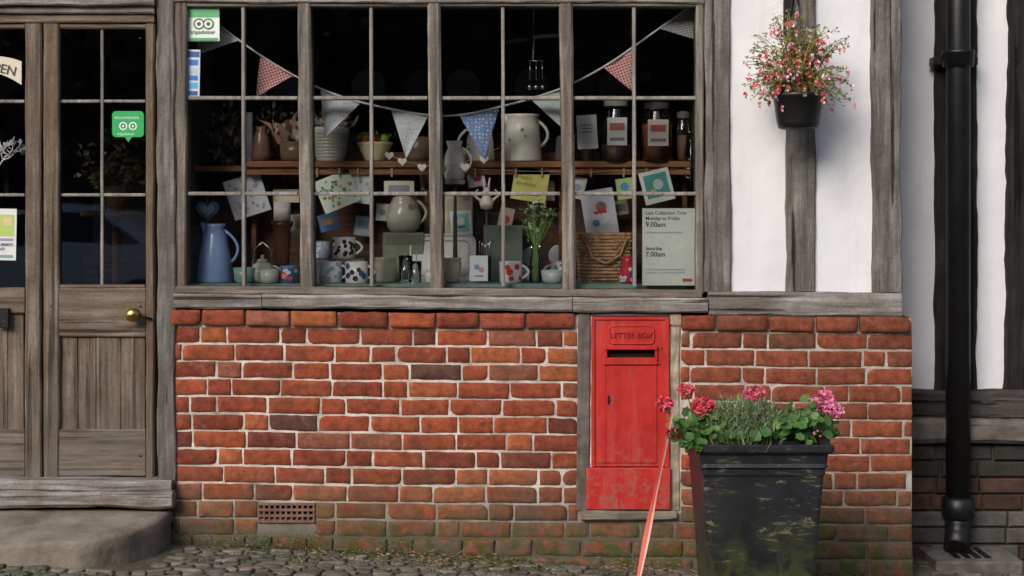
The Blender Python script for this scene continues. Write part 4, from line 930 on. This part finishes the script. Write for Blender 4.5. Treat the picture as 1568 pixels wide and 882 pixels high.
jar(943,25,84,(.30,.19,.10),26,(.45,.45,.42),(.6,.62,.6)); jar(1005,26,80,(.42,.12,.09),56,(.10,.09,.09),(.7,.6,.56)); jar(1046,13,66,(.3,.18,.12),40,(.15,.15,.15))
b=B('bottle_rack'); y=.2
for k in range(6): b.tube([SP(1052+3*math.sin(k),200+k*14,y),SP(1062,206+k*14,y)],.003,METAL)
b.tube([SP(1058,196,y),SP(1057,290,y)],.0025,METAL); b.done()
b=B('utensil_rack'); y=.35; LM=(.5,.5,.47)
b.tube([SP(816,56,y),SP(860,54,y)],.009,MATT,LM); b.tube([SP(818,56,y),SP(816,92,y)],.004,MATT,LM)
for k in range(3): b.tube([SP(812+k*9,92,y),SP(811+k*10,122,y)],.0028,METAL); b.lathe([(.002,0),(.015,.006),(.012,.02),(.003,.028)],SP(811+k*10,138,y),METAL,seg=10)
b.tube([SP(806,93,y),SP(838,93,y)],.003,METAL); b.tube([SP(817,56,y),SP(817,-60,y)],.0015,METAL); b.done()
b=B('roller_pole'); b.pbox(376,386,172,250,.5,.52,MATT,(.75,.75,.72),c=.003); b.done()
b=B('dried_flower_bunch')
for i in range(520):
    px=R.choice([R.gauss(350,20),R.gauss(425,22)]); q=SP(px,R.gauss(215,22),.62+R.uniform(-.1,.1)); b.leaf(q,(R.gauss(0,.6),R.gauss(0,.6),1),R.uniform(.02,.05),.018,LEAF,R.choice([(.24,.15,.11),(.15,.18,.09),(.4,.3,.26),(.12,.08,.06)]))
for px in (350,425):
    for k in range(6): b.tube([SP(px,250,.62),SP(px+R.gauss(0,18),R.uniform(190,220),.62)],.002,LEAF,(.08,.06,.04),seg=4)
    b.lathe([(.03,Z(262,.62)),(.045,Z(240,.62))],(X(px,.62),.62,0),GLZ,(.14,.11,.09))
b.done(recalc=False)
b=B('potted_houseplant')
c=SP(178,285,.5); b.lathe([(.04,-.12),(.055,0)],c,GLZ,(.3,.2,.12)); b.lathe([(.16,-.14),(.16,-.12)],c,SHW); b.tube([(c.x,c.y,.3),(c.x,c.y,c.z-.14)],.02,SHW)
for i in range(260): b.leaf(c+Vector((R.gauss(0,.07),R.gauss(0,.05),abs(R.gauss(.06,.07)))),(R.gauss(0,1),R.gauss(0,1),R.gauss(.4,.6)),R.uniform(.03,.06),.025,LEAF,R.choice([(.12,.2,.06),(.2,.22,.1),(.3,.14,.08)]))
b.done(recalc=False)
# ------------------------------------------------ across the street (reflected in the panes)
H2=empty('backdrop_house')  # unseen house row, added as dark backdrop blocking sky reflections in the glass
b=B('walls'); BW=M('far_brick',(.20,.11,.08),(.11,.07,.055),scale=6,rough=.95); b.box(-26,26,-24,-20,-.5,8.5,BW); b.done(H2)
b=B('windows')
for k in range(-8,9):
    for zq in (1.0,4.6): b.box(k*3-.5,k*3+.5,-19.99,-19.96,zq,zq+1.5,DARKI); b.box(k*3-.6,k*3+.6,-19.98,-19.9,zq-.1,zq-.003,MATT,(.7,.7,.67)); b.box(k*3-.03,k*3+.03,-19.955,-19.93,zq,zq+1.5,MATT,(.7,.7,.68))
b.done(H2)
b=B('roof'); b.f([(-26.3,-19.7,8.4),(26.3,-19.7,8.4),(26.3,-22,10),(-26.3,-22,10)],TIL); b.f([(-26.3,-24.3,8.4),(26.3,-24.3,8.4),(26.3,-22,10),(-26.3,-22,10)],TIL); b.done(H2)
for n_,tx in enumerate((-7,-3,3.5,7.5)):
    b=B('tree'); ty=-16+R.uniform(-1,1); b.tube([(tx,ty,-.3),(tx+.1,ty,1.5),(tx-.1,ty,3.2),(tx,ty,5.5)],[.28,.22,.16,.05],MD,seg=10)
    for k in range(9):
        a=R.random()*6.28; b.tube([(tx,ty,1.5+k*.35),(tx+math.cos(a)*1.6,ty+math.sin(a)*1.4,2.4+k*.5)],[.09,.02],MD,seg=6)
    for i in range(900):
        v=Vector((R.gauss(0,1),R.gauss(0,1),R.gauss(0,1))).normalized()*R.random()**.4
        p=Vector((tx+v.x*2.3,ty+v.y*1.8,4+v.z*2.8)); 
        if noise.noise(p*.8)<-.25: continue
        b.leaf(p,(R.gauss(0,1),R.gauss(0,1),R.gauss(0,1)),R.uniform(.25,.5),R.uniform(.15,.3),LEAF,tuple(Vector((.06,.10,.03))*R.uniform(.5,1.4)))
    b.done(recalc=False)
def car(cx,cy,col):
    b=B('parked_car'); CP=M('car_paint',col,tuple(k*.9 for k in col),rough=.25,coat=.5); CG=M('car_window',(.03,.035,.04),(.02,.02,.025),rough=.08); TY=M('tyre',(.015,.015,.015),(.01,.01,.01),rough=.9)
    g=gz(cx,cy)-.02
    low=[(-2.05,.32),(-2.1,.62),(-1.95,.85),(-1.15,.95),(1.35,.98),(1.95,.92),(2.08,.7),(2.05,.32)]
    cab=[(-1.15,.95),(-.55,1.38),(.1,1.46),(.9,1.42),(1.55,.98)]
    def ext(poly,hw,hw2,mat):
        zmax=max(p[1] for p in poly); zmin=min(p[1] for p in poly)
        w=lambda z: hw+(hw2-hw)*((z-zmin)/(zmax-zmin))
        A=[b.bm.verts.new((cx+x,cy+w(z),g+z)) for x,z in poly]; C=[b.bm.verts.new((cx+x,cy-w(z),g+z)) for x,z in poly]
        b.fv(A,mat); b.fv(C[::-1],mat)
        for i in range(len(poly)): b.fv([A[i],C[i],C[(i+1)%len(poly)],A[(i+1)%len(poly)]],mat)
    ext(low,.86,.84,CP); ext(cab,.80,.62,CP)
    for sgn in (1,-1):
        for quad in ([(-.95,1.0),(-.5,1.32),(-.1,1.37),(-.1,1.0)],[(.0,1.0),(.0,1.38),(.75,1.36),(1.25,1.02)]):
            b.f([(cx+x,cy+sgn*(.812-.18*(z-.95)/.51),g+z) for x,z in quad],CG)
        for wx in (-1.3,1.3):
            b.lathe([(.001,.0),(.2,.0),(.2,.02),(.32,.02),(.32,-.2),(.001,-.2)],(cx+wx,cy+sgn*.86,g+.32),TY,seg=20,cap=False,Mx=Matrix.Rotation(rad(-90*sgn),3,'X')); b.lathe([(.001,.012),(.19,.012)],(cx+wx,cy+sgn*.86,g+.32),METAL,seg=16,cap=False,Mx=Matrix.Rotation(rad(-90*sgn),3,'X'))
    for ex in (-2.04,2.0): b.box(cx+ex-.03,cx+ex+.06,cy-.7,cy-.45,g+.66,g+.8,METAL); b.box(cx+ex-.03,cx+ex+.06,cy+.45,cy+.7,g+.66,g+.8,METAL)
    b.done()
car(-5.6,-11,(.72,.78,.86)); car(-.4,-12,(.25,.28,.33))
# ------------------------------------------------ light, world, camera
SUN=Vector((-.50,-.82,.56)).normalized()
el=math.asin(SUN.z); az=math.atan2(SUN.x,SUN.y)
w=bpy.data.worlds.new('World'); scene.world=w; w.use_nodes=True; nt=w.node_tree
sk=nt.nodes.new('ShaderNodeTexSky'); sk.sky_type='NISHITA'; sk.sun_disc=False; sk.sun_elevation=el; sk.sun_rotation=az
sk.air_density=1.0; sk.dust_density=3.0
bg=nt.nodes['Background']; bg.inputs[1].default_value=.15; nt.links.new(sk.outputs[0],bg.inputs[0])
l=bpy.data.lights.new('sun','SUN'); l.energy=2.35; l.angle=rad(30); l.color=(1,.965,.92)
lo=bpy.data.objects.new('sun',l); lo.rotation_euler=(-SUN).to_track_quat('-Z','Y').to_euler(); scene.collection.objects.link(lo)
cam=bpy.data.cameras.new('camera'); cam.sensor_width=36; cam.lens=36*CD/(1568/PPM); cam.shift_y=-(441-HZ)/1568; cam.clip_end=500
co=bpy.data.objects.new('camera',cam); co.location=(0,-CD,EYE); co.rotation_euler=(rad(90),0,0); scene.collection.objects.link(co); scene.camera=co
scene.view_settings.view_transform='Standard'; scene.view_settings.look='None'; scene.view_settings.exposure=0
